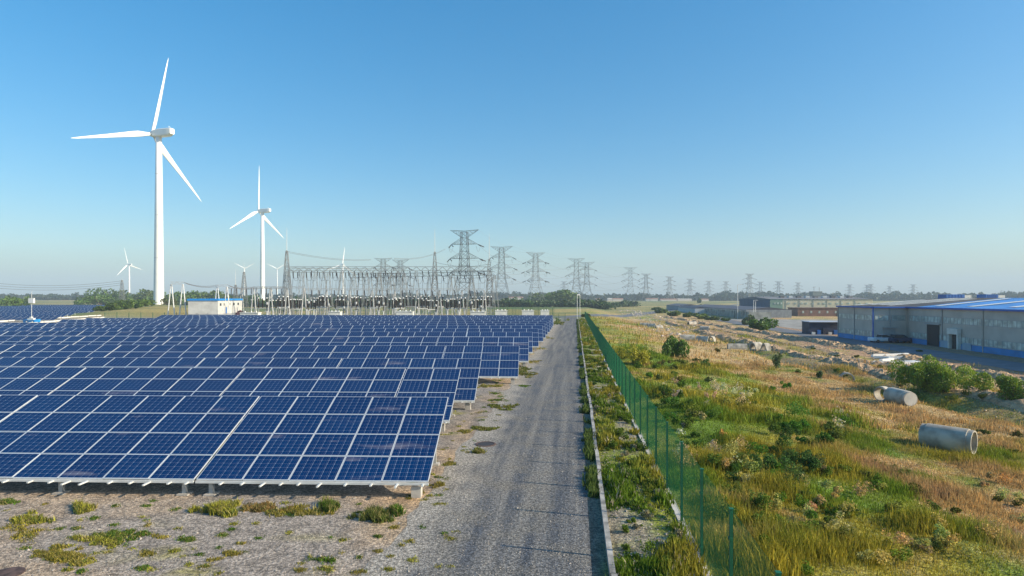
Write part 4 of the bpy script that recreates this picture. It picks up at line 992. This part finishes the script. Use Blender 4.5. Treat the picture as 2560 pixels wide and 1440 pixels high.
# grey / cream factory complex further away
fc = rot_root('far_factory', 'cream and green factory block with a dark blue end wall in the middle distance', 'building')
cu, cv = uv(X(1925, 321), 321); z0 = ZG
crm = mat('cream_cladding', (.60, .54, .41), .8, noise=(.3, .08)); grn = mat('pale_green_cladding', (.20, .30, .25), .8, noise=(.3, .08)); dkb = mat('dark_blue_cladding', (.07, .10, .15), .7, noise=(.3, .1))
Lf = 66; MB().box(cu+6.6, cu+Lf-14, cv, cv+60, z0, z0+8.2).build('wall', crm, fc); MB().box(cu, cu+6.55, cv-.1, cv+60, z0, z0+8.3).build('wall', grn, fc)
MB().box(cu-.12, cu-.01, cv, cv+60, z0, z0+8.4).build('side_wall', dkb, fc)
MB().add([(cu-.4, cv-.3, z0+8.45), (cu+Lf-13.6, cv-.3, z0+8.3), (cu+Lf-13.6, cv+60, z0+8.3), (cu-.4, cv+60, z0+8.45), (cu-.4, cv+30, z0+9.8), (cu+Lf-13.6, cv+30, z0+9.8)], [(0, 1, 5, 4), (2, 3, 4, 5), (1, 2, 5), (3, 0, 4), (3, 2, 1, 0)]).build('roof', roof_grey, fc)
for k in range(6): MB().box(cu+8+7*k, cu+8.2+7*k, cv-.15, cv, z0, z0+8.1).build('downpipe', frame_m, fc)
for k in range(14): MB().box(cu+9+3*k+(k % 3)*.4, cu+10.1+3*k+(k % 3)*.4, cv-.12, cv-.02, z0+5.6, z0+6.6).build('window', win_m, fc)
for k in range(3): MB().box(cu+2+1.6*k, cu+3+1.6*k, cv-.2, cv-.11, z0+5.6, z0+6.6).build('window', win_m, fc)
MB().box(cu+2.5, cu+5.2, cv-.22, cv-.11, z0, z0+3.2).build('door', cab_white, fc)
for k in range(9): MB().box(cu+10+k*4.5, cu+12+k*4.5, cv+14, cv+17, z0+9, z0+10.2).build('roof_vent', palest if k % 2 else roof_grey, fc)
bs = rot_root('brown_shed', 'low brown brick shed in front of the cream factory', 'building'); bu, bv = uv(X(1995, 294), 294)
MB().box(bu, bu+20.5, bv, bv+14, z0, z0+4.0).build('wall', mat('brown_brick', (.20, .115, .09), .85, noise=(.5, .15, 8)), bs); MB().box(bu-.3, bu+20.8, bv-.3, bv+14.3, z0+4.0, z0+4.25).build('roof', mat('brown_roof', (.16, .10, .08), .8), bs)
for k in range(5): MB().box(bu+2+3.8*k, bu+2.8+3.8*k, bv-.08, bv-.01, z0+1.6, z0+2.7).build('window', win_m, bs)
MB().box(bu+18, bu+19.4, bv-.1, bv-.01, z0, z0+3).build('door', dark_m, bs)
# long boundary wall and dark roofs to the left of it
bw_ = rot_root('boundary_wall', 'weathered grey boundary wall with pilasters along the factory road', 'wall'); 
m = MB(); m.box(73, 73.35, 262, 350, z0, z0+3.0); m.box(73.36, 82, 262, 262.35, z0, z0+3.0); m.box(72.9, 73.45, 262, 350, z0+3.0, z0+3.2)
for k in range(23): m.box(72.75, 73.0, 262+k*3.9, 262.5+k*3.9, z0, z0+3.3)
m.build('wall_panels', mat('weathered_concrete', (.32, .31, .27), .9, noise=(.4, .35, 8)), bw_)
for k, (u0, u1, v0, v1, hh, lab) in enumerate(((78, 98, 285, 420, 3.6, 'long low dark roofed shed behind the boundary wall'), (70, 76, 362, 420, 2.8, 'small pale walled shed at the far end of the boundary wall'), (74, 90, 440, 500, 3.4, 'far low grey shed at the end of the factory road'))):
    t = rot_root('low_shed', lab, 'building'); MB().box(u0, u1, v0, v1, z0, z0+hh).build('wall', conc_d if k != 1 else conc_g, t)
    MB().add([(u0-.3, v0, z0+hh), (u1+.3, v0, z0+hh), (u1+.3, v1, z0+hh), (u0-.3, v1, z0+hh), ((u0+u1)/2, v0, z0+hh+1.2), ((u0+u1)/2, v1, z0+hh+1.2)], [(0, 4, 5, 3), (4, 1, 2, 5), (0, 1, 4), (2, 3, 5), (3, 2, 1, 0)]).build('roof', mat('slate_roof', (.07, .075, .10), .7, noise=(.2, .2)), t)
# lamp poles
def pole(px, by, ty, label, dbl=0):
    g = G(px, by); H_ = (by-ty)/F*g.y; t = thing('lamp_pole', g, label, 'pole')
    MB().lathe([(.16, -.2), (.11, H_)], 8).build('pole_shaft', palest, t)
    if dbl: MB().lathe([(.16, -.2), (.11, H_)], 8, M=Matrix.Translation((.95, .3, 0))).build('pole_shaft', palest, t)
    MB().bar((0, 0, H_), (1.4, 0, H_+.15), .07, 6).box(1.1, 1.9, -.15, .15, H_+.02, H_+.16).build('lamp_arm', palest, t)
pole(1884, 797, 751, 'white double lamp pole before the grey factory', 1); pole(1844, 796, 712, 'tall thin lamp pole left of the dark blue end wall')

# ------------------------------------------------------------------ concrete pipes and culverts
pipe_m = mat('pipe_concrete', (.36, .33, .28), .9, noise=(1.1, .40, 9), bump=(10, .3, .02))
def pipe(a, b, r, label, name='concrete_pipe', closed=False, collar=True, grp=None, t_=.13):
    a = Vector(a); b = Vector(b); L = (b-a).length; t = thing(name, (a+b)/2-Vector((0, 0, r)), label, 'pipe', grp)
    q_ = (b-a).to_track_quat('Z', 'Y').to_matrix().to_4x4(); M_ = Matrix.Translation(Vector((0, 0, r))) @ q_ @ Matrix.Translation((0, 0, -L/2))
    ri = r*(1-t_*1.4); c = .10*L
    prof = [(ri, 0), (r*.93, 0), (r*.93, c), (r, c+.01), (r, L-c), (r*.93, L-c+.01), (r*.93, L), (ri, L), (ri, 0)]
    s = MB(); s.lathe(prof, 40, M=M_); s.build('pipe_barrel', pipe_m, t)
    if closed: MB().lathe([(0, L-.02), (ri*1.0, L-.02), (ri*1.0, L+.02), (0, L+.03)], 32, M=M_).build('end_cap', concrete_pale, t)
    return t
def onz(px, py, r): g = G(px, py); return Vector((g.x, g.y, g.z+r*.93))
def pipe_at(px, py, ax, L, r, label, sink=.03, **k):
    """px, py: ground point under the middle; ax: direction of its axis"""
    g = G(px, py); a_ = Vector((ax[0], ax[1], 0)).normalized()*L/2; c = Vector((g.x, g.y, g.z+r-sink)); return pipe(c-a_, c+a_, r, label, **k)
pipe_at(2369, 1126, (.62, -.78), 2.45, .70, 'large grey concrete pipe lying in the grass, nearest the camera')
pipe_at(2250, 1010, (0, -1), 2.7, .66, 'concrete pipe with a filled end face, behind the nearest pipe', closed=True)
pipe_at(2207, 1003, (-.95, -.32), .7, .68, 'short open pipe ring at the left end of the capped pipe')
pipe_at(2117, 955, (-.4, -1), .8, .80, 'half buried broken concrete ring beside the ditch', sink=.5)
def culvert(px, py, wpx, hpx, kind, label, rz=0):
    g = G(px, py); s_ = g.y/F; W = wpx*s_; H_ = hpx*s_; t = thing('culvert_section', g, label, 'concrete section', 'concrete drain sections in the field', R(rz))
    n = 9; out, inn = [], []
    for k in range(n+1):
        a = math.pi*k/n
        if kind == 'arch': o = (0, math.cos(a)*H_*.62, math.sin(a)*H_); 
        else: o = (0, (1-2*k/n)*H_*.75, H_*(1-abs(1-2*k/n)**1.6))
        out.append(o); inn.append((0, o[1]*.8, o[2]*.82))
    V_ = []; 
    for x in (-W/2, W/2): V_ += [(x, p[1], p[2]-.06) for p in out]+[(x, p[1], p[2]-.06) for p in inn]
    k = n+1; F_ = []
    for i in range(n):
        F_ += [(i, i+1, 2*k+i+1, 2*k+i), (k+i+1, k+i, 3*k+i, 3*k+i+1), (i+1, i, k+i, k+i+1), (2*k+i, 2*k+i+1, 3*k+i+1, 3*k+i)]
    m = MB().add(V_, F_); m.build('concrete_shell', pipe_m, t); MB().box(-W/2+.05, W/2-.05, -H_*.55, H_*.55, -.1, .06).build('base_slab', concrete_pale, t)
culvert(1718, 851, 36, 15, 'arch', 'long arched concrete section right of the round bush', -14)
culvert(1757, 853, 30, 14, 'tri', 'triangular tipped concrete section, middle of the right group', -38)
culvert(1779, 853, 14, 14, 'arch', 'dark broken concrete section at the end of the middle group', 50)
culvert(1843, 873, 46, 15, 'arch', 'long pale arched section in the straw grass', -10)
culvert(1890, 874, 26, 20, 'arch', 'taller dark mouthed arch section beside the long pale one', 24)
culvert(1915, 876, 14, 20, 'tri', 'upright narrow concrete piece at the right of the arch section', 12)
culvert(1762, 827, 22, 12, 'arch', 'pale round backed section on the dirt ridge', -30)
culvert(1611, 815, 20, 9, 'arch', 'pale small section at the left of the far group', -20)
culvert(1630, 818, 18, 10, 'tri', 'white tipped section in the middle of the far group', -30)
culvert(1648, 821, 18, 8, 'arch', 'pale small section at the right of the far group', 10)
culvert(1730, 812, 22, 9, 'arch', 'small section standing between the two dirt ridges', 20)

# ------------------------------------------------------------------ dirt ridges, rubble
def ridge(cl, w_, h_, label, seed):
    pts = [np.array(p, float) for p in cl]; fine = []
    for a, b in zip(pts[:-1], pts[1:]):
        L = np.linalg.norm(b-a); k = max(1, int(L/.25)); fine += [a+(b-a)*i/k for i in range(k)]
    fine = np.array(fine)
    for _ in range(30): fine[1:-1] = (fine[:-2]+fine[2:]+2*fine[1:-1])/4
    n = 19; s = np.linspace(-1, 1, n); UU = fine[:, :1]+s[None]*w_/2*(.8+.5*vn(np.arange(len(fine))[:, None]*.12, s[None]*0, seed)); VV = np.repeat(fine[:, 1:], n, 1)
    x, y = xy(UU, VV); prof = (1-s[None]**2)**.8; hh = h_*prof*(.30+.95*(1-np.abs(2*fbm(VV/2.0, UU/1.7, seed, 4)-1))**2*ss(.2, .6, vn(VV/3.7, UU/3, seed+9))+.34*(vn(VV/.8, UU/.6, seed+3)-.5)+.2*(vn(VV/.35, UU/.35, seed+5)-.5)); end = ss(0, 12, np.arange(len(fine)))*ss(0, 12, len(fine)-1-np.arange(len(fine)))
    z = terr(x, y)+hh*end[:, None]-.08*(1-prof)
    ii = np.arange(x.size).reshape(x.shape); q_ = np.stack([ii[:-1, :-1], ii[:-1, 1:], ii[1:, 1:], ii[1:, :-1]], -1).reshape(-1, 4)
    tag(link('dirt_ridge', _bm_mesh('dirt_ridge', np.stack([x, y, z], -1).reshape(-1, 3), q_, dirt)), label, 'dirt heap')
ridge([(35.0, 33), (36, 52), (36.2, 70), (35.5, 95), (34.3, 135), (33.3, 180), (33.5, 225)], 2.8, .6, 'long ridge of dug earth nearest the pipes, running away along the field', 3)
ridge([(46.5, 62), (47, 80), (50, 108), (48.5, 150), (45.5, 205), (42, 290)], 3.0, .62, 'second long ridge of lumpy dug earth nearer the factory', 7)
ridge([(40.5, 75), (42, 110), (41, 150), (38.5, 210)], 2.2, .4, 'low broken ridge of soil between the two longer ridges', 13)
ridge([(37.5, 28), (38.3, 44), (39.5, 52)], 3.6, 1.3, 'pale sandy bank in front of the bush cut by the right edge', 17)
# rubble stones: one cloud
def stones(name, label, pos, size, seed, m):
    r = np.random.default_rng(seed); n = len(pos); base = np.array([(1, 0, 0), (-1, 0, 0), (0, 1, 0), (0, -1, 0), (0, 0, 1), (0, 0, -1)], float)
    f8 = np.array([(0, 2, 4), (2, 1, 4), (1, 3, 4), (3, 0, 4), (2, 0, 5), (1, 2, 5), (3, 1, 5), (0, 3, 5)])
    a = r.uniform(0, 6.28, n); ca_, sa_ = np.cos(a)[:, None], np.sin(a)[:, None]
    B = base[None]*r.uniform(.45, 1.1, (n, 6, 1))*size[:, None, None]*np.array((1, .75, .5)); x = B[..., 0]*ca_-B[..., 1]*sa_; y = B[..., 0]*sa_+B[..., 1]*ca_
    V_ = np.stack([x, y, B[..., 2]], -1)+pos[:, None, :]; F_ = (f8[None]+np.arange(n)[:, None, None]*6).reshape(-1, 3)
    tag(link(name, _bm_mesh(name, V_.reshape(-1, 3), F_, m)), label, 'stones', kind='stuff')
n = 2600; k = rng.integers(0, 3, n); v = 35+215*rng.uniform(0, 1, n)**1.3; u = np.choose(k, [35.5, 47.5, 41.5])+rng.normal(0, 1.7, n); x, y = xy(u, v)
stones('rubble', 'scattered broken rubble along the dirt ridges', np.stack([x, y, terr(x, y)+.06+.35*np.exp(-((u-np.choose(k, [35.5, 47.5, 41.5]))/1.0)**2)*rng.uniform(.3, 1, n)], -1), np.exp(rng.normal(-2.15, .5, n)), 3, rock)
n = 900; v = 130+330*rng.uniform(0, 1, n); u = 18+v*.03+rng.normal(0, 5, n)+.02*v; x, y = xy(u, v)
stones('pale_rubble', 'pale stones scattered beside the bend of the cross road', np.stack([x, y, terr(x, y)+.1], -1), np.exp(rng.normal(-1.3, .6, n)), 4, mat('pale_stone', (.52, .43, .34), .9, noise=(1, .2)))
# white scrap heap
sc_ = G(2235, 905); rr = random.Random(4)
for i, (px, py, ln, an, h_) in enumerate(((2225, 892, 6.2, 8, .35), (2255, 898, 4.0, -5, .3), (2216, 903, 3.0, 30, .25), (2235, 910, 5.6, -6, .3), (2262, 912, 4.2, 3, .28), (2205, 896, 2.2, -25, .2), (2280, 900, 3.4, 60, .2))):
    g = G(px, py); t = tag(MB().box(-ln/2, ln/2, -.22, .22, .1, .1+h_, 0, Matrix.Rotation(R(an), 4, 'Z') @ Matrix.Rotation(R(rr.uniform(-4, 4)), 4, 'Y')).box(-ln/2, ln/2, -.28, -.22, 0, .16+h_, 0, Matrix.Rotation(R(an), 4, 'Z')).build('scrap_beam', white_paint if i < 6 else galv, loc=g),
          'white scrap beam in the heap left of the wide bush, %s from the left' % ORD[i], 'scrap', 'white scrap beams heaped on the soil')

# ------------------------------------------------------------------ grass, weeds, gravel
def blades(px_, py_, pz_, h_, wd, cols, seed, k=5, spread=.12, lean=.45):
    r = np.random.default_rng(seed); n = len(px_); N = n*k
    rep = lambda a: np.repeat(a, k, 0)
    x = rep(px_)+r.normal(0, 1, N)*rep(spread*np.ones(n)); y = rep(py_)+r.normal(0, 1, N)*rep(spread*np.ones(n)); z = rep(pz_)-.03
    H_ = rep(h_)*r.uniform(.5, 1.25, N); a = r.uniform(0, 6.28, N); L = r.uniform(.1, 1, N)*lean*H_; W = rep(wd)*r.uniform(.7, 1.3, N)
    b = r.uniform(0, 6.28, N); wx, wy = np.cos(b)*W, np.sin(b)*W
    dx, dy = np.cos(a)*L, np.sin(a)*L
    V_ = np.stack([np.stack([x-wx, y-wy, z], -1), np.stack([x+wx, y+wy, z], -1), np.stack([x+dx*.35+wx*.8, y+dy*.35+wy*.8, z+H_*.6], -1), np.stack([x+dx, y+dy, z+H_], -1), np.stack([x+dx*.35-wx*.8, y+dy*.35-wy*.8, z+H_*.6], -1)], 1)
    base = np.arange(N)[:, None]*5
    F4 = base+np.array((0, 1, 2, 4)); F3 = base+np.array((4, 2, 3))
    C_ = rep(cols)*r.uniform(.7, 1.3, (N, 1)); C_ = np.repeat(C_, 5, 0)
    # pad the triangles as quads by mid-point split so one face size can be used
    F_ = np.concatenate([F4[:, [0, 1, 2]], F4[:, [0, 2, 3]], F3])
    return V_.reshape(-1, 3), F_, C_
grass_m = mat('grass_blades', (.1, .12, .03), .75, attr='tint', trans=.3, spec=.2)
def stuff_mesh(name, parts, label, m=None):
    o = 0; Vs, Fs, Cs = [], [], []
    for V_, F_, C_ in parts: Vs.append(V_); Fs.append(F_+o); Cs.append(C_); o += len(V_)
    tag(link(name, _bm_mesh(name, np.concatenate(Vs), np.concatenate(Fs), m or grass_m, cols=np.concatenate(Cs))), label, 'grass', kind='stuff')
PIPES = [(G(px, py).x, G(px, py).y, q_) for px, py, q_ in ((2369, 1130, 2.1), (2250, 1008, 2.0), (2207, 1003, 1.2), (2117, 955, 1.2))]
parts = []
def scatter_field(n, y0, y1, pw, h0, wd, seed, k):
    r = np.random.default_rng(seed); y = y0+(y1-y0)*r.uniform(0, 1, n)**pw; ax = r.uniform(.02, .90, n); x = ax*y
    u, v = uv(x, y); ok = (u > 3.45) & (u < 55) & (np.abs(u-59) > 5); x, y, u, v = x[ok], y[ok], u[ok], v[ok]
    dry = dryness(u, v); soil = ss(41, 44, u)+np.exp(-((u-36)/1.6)**2); tall = fbm(u/2.6, v/2.6, 61, 3)
    keep = r.uniform(0, 1, len(x)) > np.clip(soil, 0, .93)
    keep &= r.uniform(0, 1, len(x)) < (.35+.9*tall)
    for (mx_, my_, rr_) in PIPES: keep &= np.hypot(x-mx_, y-my_) > rr_*r.uniform(.6, 1.0, len(x))
    x, y, u, v, dry, tall = [q_[keep] for q_ in (x, y, u, v, dry, tall)]
    h_ = h0*(.34+2.0*ss(.50, .80, tall)*(1-.45*dry))*r.uniform(.6, 1.4, len(x)); c = field_col(u, v); z = terr(x, y)
    c = c*np.where(r.uniform(0, 1, (len(x), 1)) < .2, np.array((1.5, 1.3, 1.1)), np.array((1, 1, 1)))
    c = c*r.uniform(.75, 1.3, (len(x), 1))
    return blades(x, y, z, h_, np.full(len(x), wd), c, seed+1, k, .12+.004*y.mean())
parts.append(scatter_field(60000, 11, 38, .75, .26, .012, 1, 6)); parts.append(scatter_field(52000, 34, 80, .8, .30, .024, 3, 5)); parts.append(scatter_field(34000, 76, 230, .8, .42, .05, 5, 4))
stuff_mesh('grass', parts, 'rough green and straw coloured grass covering the slope right of the fence')
# weedy clumps of broad leaves and seed heads on the slope
def clumps(pts, seed, m_, name, label):
    parts = []
    r = np.random.default_rng(seed)
    for (x, y, w_, h_, col, n) in pts:
        V_, F_, C_ = leaf_cloud(int(n*2.2), np.array((w_/2, w_/2, h_/2)), .014+.0010*y, 7, int(r.integers(1e6)), col=col, var=.4); V_[:, 2] += h_*.4; V_ = V_+np.array((x, y, float(terr(x, y))-.03))
        parts.append((V_, np.concatenate([F_[:, [0, 1, 2]], F_[:, [0, 2, 3]]]), C_))
    stuff_mesh(name, parts, label, m_)
pts = []; r = random.Random(21)
def spot(px, py, spx, spy, n, w_, h_, col, q_):
    for i in range(n):
        g = G(px+r.gauss(0, spx), max(770, py+r.gauss(0, spy))); pts.append((g.x, g.y, w_*r.uniform(.6, 1.4), h_*r.uniform(.5, 1.4), tuple(c*r.uniform(.8, 1.25) for c in col), q_))
spot(2020, 1085, 45, 25, 16, 1.1, .8, (.075, .15, .02), 380); spot(1960, 1170, 50, 30, 14, .9, .8, (.07, .13, .03), 380); spot(1850, 1250, 60, 60, 16, .7, .6, (.09, .16, .018), 260)
spot(1690, 1050, 30, 50, 18, .8, .6, (.08, .15, .02), 260); spot(1790, 1010, 60, 25, 16, .9, .6, (.13, .17, .025), 240); spot(1610, 960, 20, 30, 12, .9, .6, (.11, .18, .02), 220)
spot(1700, 930, 40, 20, 12, 1.2, .7, (.12, .14, .03), 220); spot(1915, 975, 20, 5, 5, 1.6, .5, (.07, .20, .012), 300); spot(2060, 1330, 90, 60, 16, .5, .45, (.10, .17, .018), 180)
spot(2250, 1300, 120, 60, 14, .5, .4, (.10, .11, .02), 160); spot(2180, 1200, 100, 40, 10, .6, .4, (.10, .16, .018), 180); spot(2480, 1100, 60, 30, 6, .6, .4, (.09, .11, .02), 160); spot(2330, 985, 100, 12, 10, .9, .5, (.12, .14, .02), 160)
spot(2150, 905, 120, 20, 12, .9, .5, (.10, .13, .02), 140)
spot(1850, 1150, 60, 40, 12, .7, .8, (.40, .32, .12), 160); spot(2050, 1240, 60, 30, 12, .6, .7, (.40, .32, .12), 160); spot(2330, 1360, 120, 40, 16, .6, .6, (.40, .32, .12), 150); spot(2450, 1220, 80, 30, 8, .6, .5, (.40, .32, .12), 140)
clumps(pts, 5, grass_m, 'weeds', 'taller leafy weeds growing in clumps on the slope')
pts = []
spot(1830, 1000, 45, 14, 14, .6, .9, (.50, .42, .30), 60); spot(1700, 985, 30, 10, 8, .5, .8, (.45, .38, .26), 50); spot(2100, 1075, 20, 20, 6, .4, .8, (.48, .42, .30), 40); spot(1790, 1140, 20, 30, 6, .4, .7, (.45, .38, .26), 40); spot(1700, 1120, 14, 40, 6, .4, .6, (.5, .45, .36), 40)
clumps(pts, 6, grass_m, 'seed_heads', 'pale dry seed heads and small white flowers above the weeds')
# verge between kerb and fence
def verge_grass():
    r_ = np.random.default_rng(9); n = 30000; v = 7+190*r_.uniform(0, 1, n)**1.9; u = r_.uniform(1.12, 3.2, n); dens = fbm(u/.8, v/1.3, 71, 3)
    ok = r_.uniform(0, 1, n) < ss(.38, .58, dens); u, v, dens = u[ok], v[ok], dens[ok]; x, y = xy(u, v)
    c = mixc(mixc(GREEN*.95, OLIVE, ss(.4, .7, fbm(u/1.5, v/4, 73, 3))), np.array((.30, .30, .04)), ss(.6, .72, fbm(u/.9, v/6, 75, 3))*.8)
    c = np.where(r_.uniform(0, 1, (len(u), 1)) < .06, np.array([[.42, .36, .26]]), c)
    return blades(x, y, terr(x, y), (.06+.28*ss(.45, .75, dens))*r_.uniform(.6, 1.4, len(u)), .012+.0006*v, c, 10, 6, .09)
p = [verge_grass()]
n = 9000; r_ = np.random.default_rng(12); v = 9+190*r_.uniform(0, 1, n)**1.5; u = .72+np.abs(r_.normal(0, .13, n))*np.where(r_.uniform(0, 1, n) < .5, 1, -1); ok = (r_.uniform(0, 1, n) < ss(.36, .6, vn(v/1.7, 0*v, 5))) & ~((u > .84) & (u < 1.08)); u, v = u[ok], v[ok]; x, y = xy(u, v)
p.append(blades(x, y, 0*x, .12+.26*r_.uniform(0, 1, len(u)), .012+.0006*v, np.repeat(np.array([[.08, .12, .025]]), len(u), 0)*r_.uniform(.7, 1.5, (len(u), 1)), 13, 6, .05))
stuff_mesh('verge_plants', p, 'patchy green weeds on the verge between kerb wall and fence')
pts = []
for i in range(150):
    v = 8+60*r.random()**1.4; u = r.uniform(1.25, 3.0); x, y = xy(u, v)
    pts.append((x, y, r.uniform(.25, .6), r.uniform(.15, .45), (.11, .17, .02) if r.random() < .8 else (.30, .27, .18), 110))
clumps(pts, 8, grass_m, 'verge_weeds', 'leafy weed clumps dotted along the verge')
# yard weeds
p = []; Xs, Ys, Hs, Cc = [], [], [], []
def patch(px, py, rx, ry, n, h_, col):
    c = G(px, py); sx = c.y/F
    for i in range(int(n*2.3)):
        a = rng.uniform(0, 6.28); q_ = math.sqrt(rng.uniform())*(.75+.35*math.sin(a*3+px)+.2*math.sin(a*7+py)); x = c.x+math.cos(a)*q_*rx*sx; g_ = (py+math.sin(a)*q_*ry-HY)/F
        y = CH/g_; x = x*y/c.y
        dn = float(vn(x/.22, y/.22, 91))*.6+float(vn(x/.6, y/.6, 92))*.4
        if dn < .34+.14*q_: continue
        t_ = rng.uniform(); cc_ = np.array(col)*rng.uniform(.45, 1.35)
        if t_ < .22: cc_ = np.array((.36, .30, .11))*rng.uniform(.6, 1.2)
        elif t_ < .4: cc_ = np.array((.10, .14, .03))*rng.uniform(.6, 1.2)
        Xs.append(x); Ys.append(y); Hs.append(h_*rng.uniform(.25, 1.15)*(.4+dn)); Cc.append(cc_)
PG = (.085, .17, .015); PO = (.30, .25, .04); PY_ = (.34, .33, .045); PB = (.28, .18, .06)
patch(305, 1342, 62, 18, 1300, .10, PG); patch(255, 1352, 70, 14, 260, .12, PY_); patch(150, 1390, 74, 24, 1500, .10, PO); patch(75, 1300, 55, 14, 260, .16, PY_); patch(210, 1274, 26, 12, 220, .22, PY_); patch(60, 1330, 60, 30, 260, .08, PO)
patch(545, 1276, 60, 16, 700, .26, PY_); patch(660, 1272, 80, 13, 600, .16, PB); patch(830, 1272, 42, 12, 600, .26, (.09, .16, .015)); patch(735, 1280, 90, 12, 380, .12, PO); patch(935, 1292, 50, 16, 520, .24, (.12, .15, .03)); patch(985, 1280, 22, 10, 200, .22, PG)
patch(20, 1256, 30, 6, 200, .12, PG); patch(560, 1340, 22, 5, 120, .08, PG); patch(585, 1358, 24, 6, 140, .08, PO); patch(470, 1350, 18, 5, 90, .08, PG); patch(435, 1377, 16, 5, 90, .08, PY_); patch(370, 1386, 20, 5, 70, .08, PO); patch(580, 1385, 22, 5, 100, .09, PO); patch(355, 1422, 14, 5, 50, .08, PG)
patch(800, 1400, 40, 14, 180, .12, PG); patch(815, 1425, 20, 8, 90, .1, PY_); patch(945, 1342, 8, 3, 40, .08, PG); patch(285, 1312, 20, 4, 70, .07, PG); patch(750, 1425, 20, 6, 60, .08, PO)
patch(1215, 1073, 40, 6, 320, .12, (.14, .16, .02)); patch(1160, 1078, 30, 6, 160, .08, PO); patch(1195, 1130, 16, 8, 120, .18, (.16, .17, .03)); patch(1125, 1160, 18, 6, 120, .1, (.25, .22, .03)); patch(1100, 1215, 12, 8, 90, .16, PO); patch(1260, 1018, 40, 9, 420, .12, (.12, .15, .02)); patch(1250, 1000, 26, 5, 160, .1, PG)
patch(1220, 965, 40, 6, 240, .12, PO); patch(1300, 930, 46, 16, 900, .14, (.12, .14, .02)); patch(1260, 938, 30, 8, 300, .12, PO); patch(1330, 905, 30, 5, 200, .12, PO); patch(1310, 965, 20, 3, 80, .1, PG); patch(1395, 806, 16, 9, 700, .22, (.09, .15, .02)); patch(1345, 872, 26, 4, 120, .1, PO); patch(1370, 845, 16, 4, 100, .1, PO); patch(1420, 800, 6, 4, 60, .2, (.12, .16, .02)); patch(1240, 983, 14, 3, 60, .1, PG)
for i in range(95):
    px = rng.uniform(0, 1150); py = rng.uniform(1250, 1436); patch(px, py, rng.uniform(4, 16), rng.uniform(2, 5), int(rng.uniform(8, 40)), .07, (PG, PO, PY_)[rng.integers(0, 3)])
for i in range(80):
    py = rng.uniform(850, 1250); e = 1438-(py-HY)*.66; patch(e-rng.uniform(-5, 120), py, rng.uniform(4, 14), rng.uniform(1.5, 4), int(rng.uniform(8, 36)), .07, (PG, PO, PY_)[rng.integers(0, 3)])
Xs, Ys, Hs = map(np.array, (Xs, Ys, Hs)); Cc = np.array(Cc)
p = [blades(Xs, Ys, 0*Xs, Hs, .008+.0004*Ys, Cc, 77, 6, .05, .8)]
stuff_mesh('yard_weeds', p, 'green and yellow weed patches growing in the gravel yard')
# loose stones on yard and road
n = 22000; y = 13+34*rng.uniform(0, 1, n)**1.4; x = rng.uniform(-.87, .14, n)*y; u, v = uv(x, y); ok = (u < .3) & ~((y > 21.2) & (x < -3.2) & (y < 40) & (x < -3)); x, y = x[ok], y[ok]
stones('gravel', 'loose pale gravel stones on the yard and road', np.stack([x, y, 0*x+.012], -1), np.exp(rng.normal(-4.0, .45, len(x))), 9, mat('gravel_stone', (.36, .32, .28), .9, noise=(3, .35)))
n = 5000; v = 10+50*rng.uniform(0, 1, n)**1.4; u = 1.15+2*rng.uniform(0, 1, n); x, y = xy(u, v)
stones('verge_gravel', 'pale gravel stones among the verge weeds', np.stack([x, y, terr(x, y)+.012], -1), np.exp(rng.normal(-3.6, .4, n)), 10, MATS['gravel_stone'])
# manhole cover
g = G(1214, 1111); mh = thing('manhole', g, 'dark round manhole in the gravel beside the road', 'manhole')
MB().lathe([(.50, -.05), (.50, .03), (.42, .04), (.40, .02)], 24).build('rim', mat('rusty_iron', (.09, .055, .045), .8, noise=(6, .4)), mh); MB().lathe([(.41, 0), (.41, .025), (0, .03)], 24).build('cover', mat('dark_iron', (.04, .035, .035), .7), mh)
g = G(14, 1436); MB_ = MB().lathe([(.40, -.05), (.40, .02), (.3, .03), (0, .03)], 20); tag(MB_.build('manhole', MATS['rusty_iron'], loc=g), 'reddish brown iron cover cut by the lower left corner', 'manhole')

# ------------------------------------------------------------------ haze
hz = MB().box(-4900, 4900, -400, 5600, -4.5, 190)
hm = bpy.data.materials.new('haze_air'); hm.use_nodes = True; n = hm.node_tree; n.nodes.remove(n.nodes['Principled BSDF'])
pv = n.nodes.new('ShaderNodeVolumePrincipled'); pv.inputs['Color'].default_value = (.70, .86, 1, 1); pv.inputs['Density'].default_value = .00026; pv.inputs['Anisotropy'].default_value = 0.0
n.links.new(pv.outputs[0], n.nodes['Material Output'].inputs['Volume'])
tag(hz.build('haze', hm), 'thin pale haze over the whole plain', 'haze', kind='stuff')
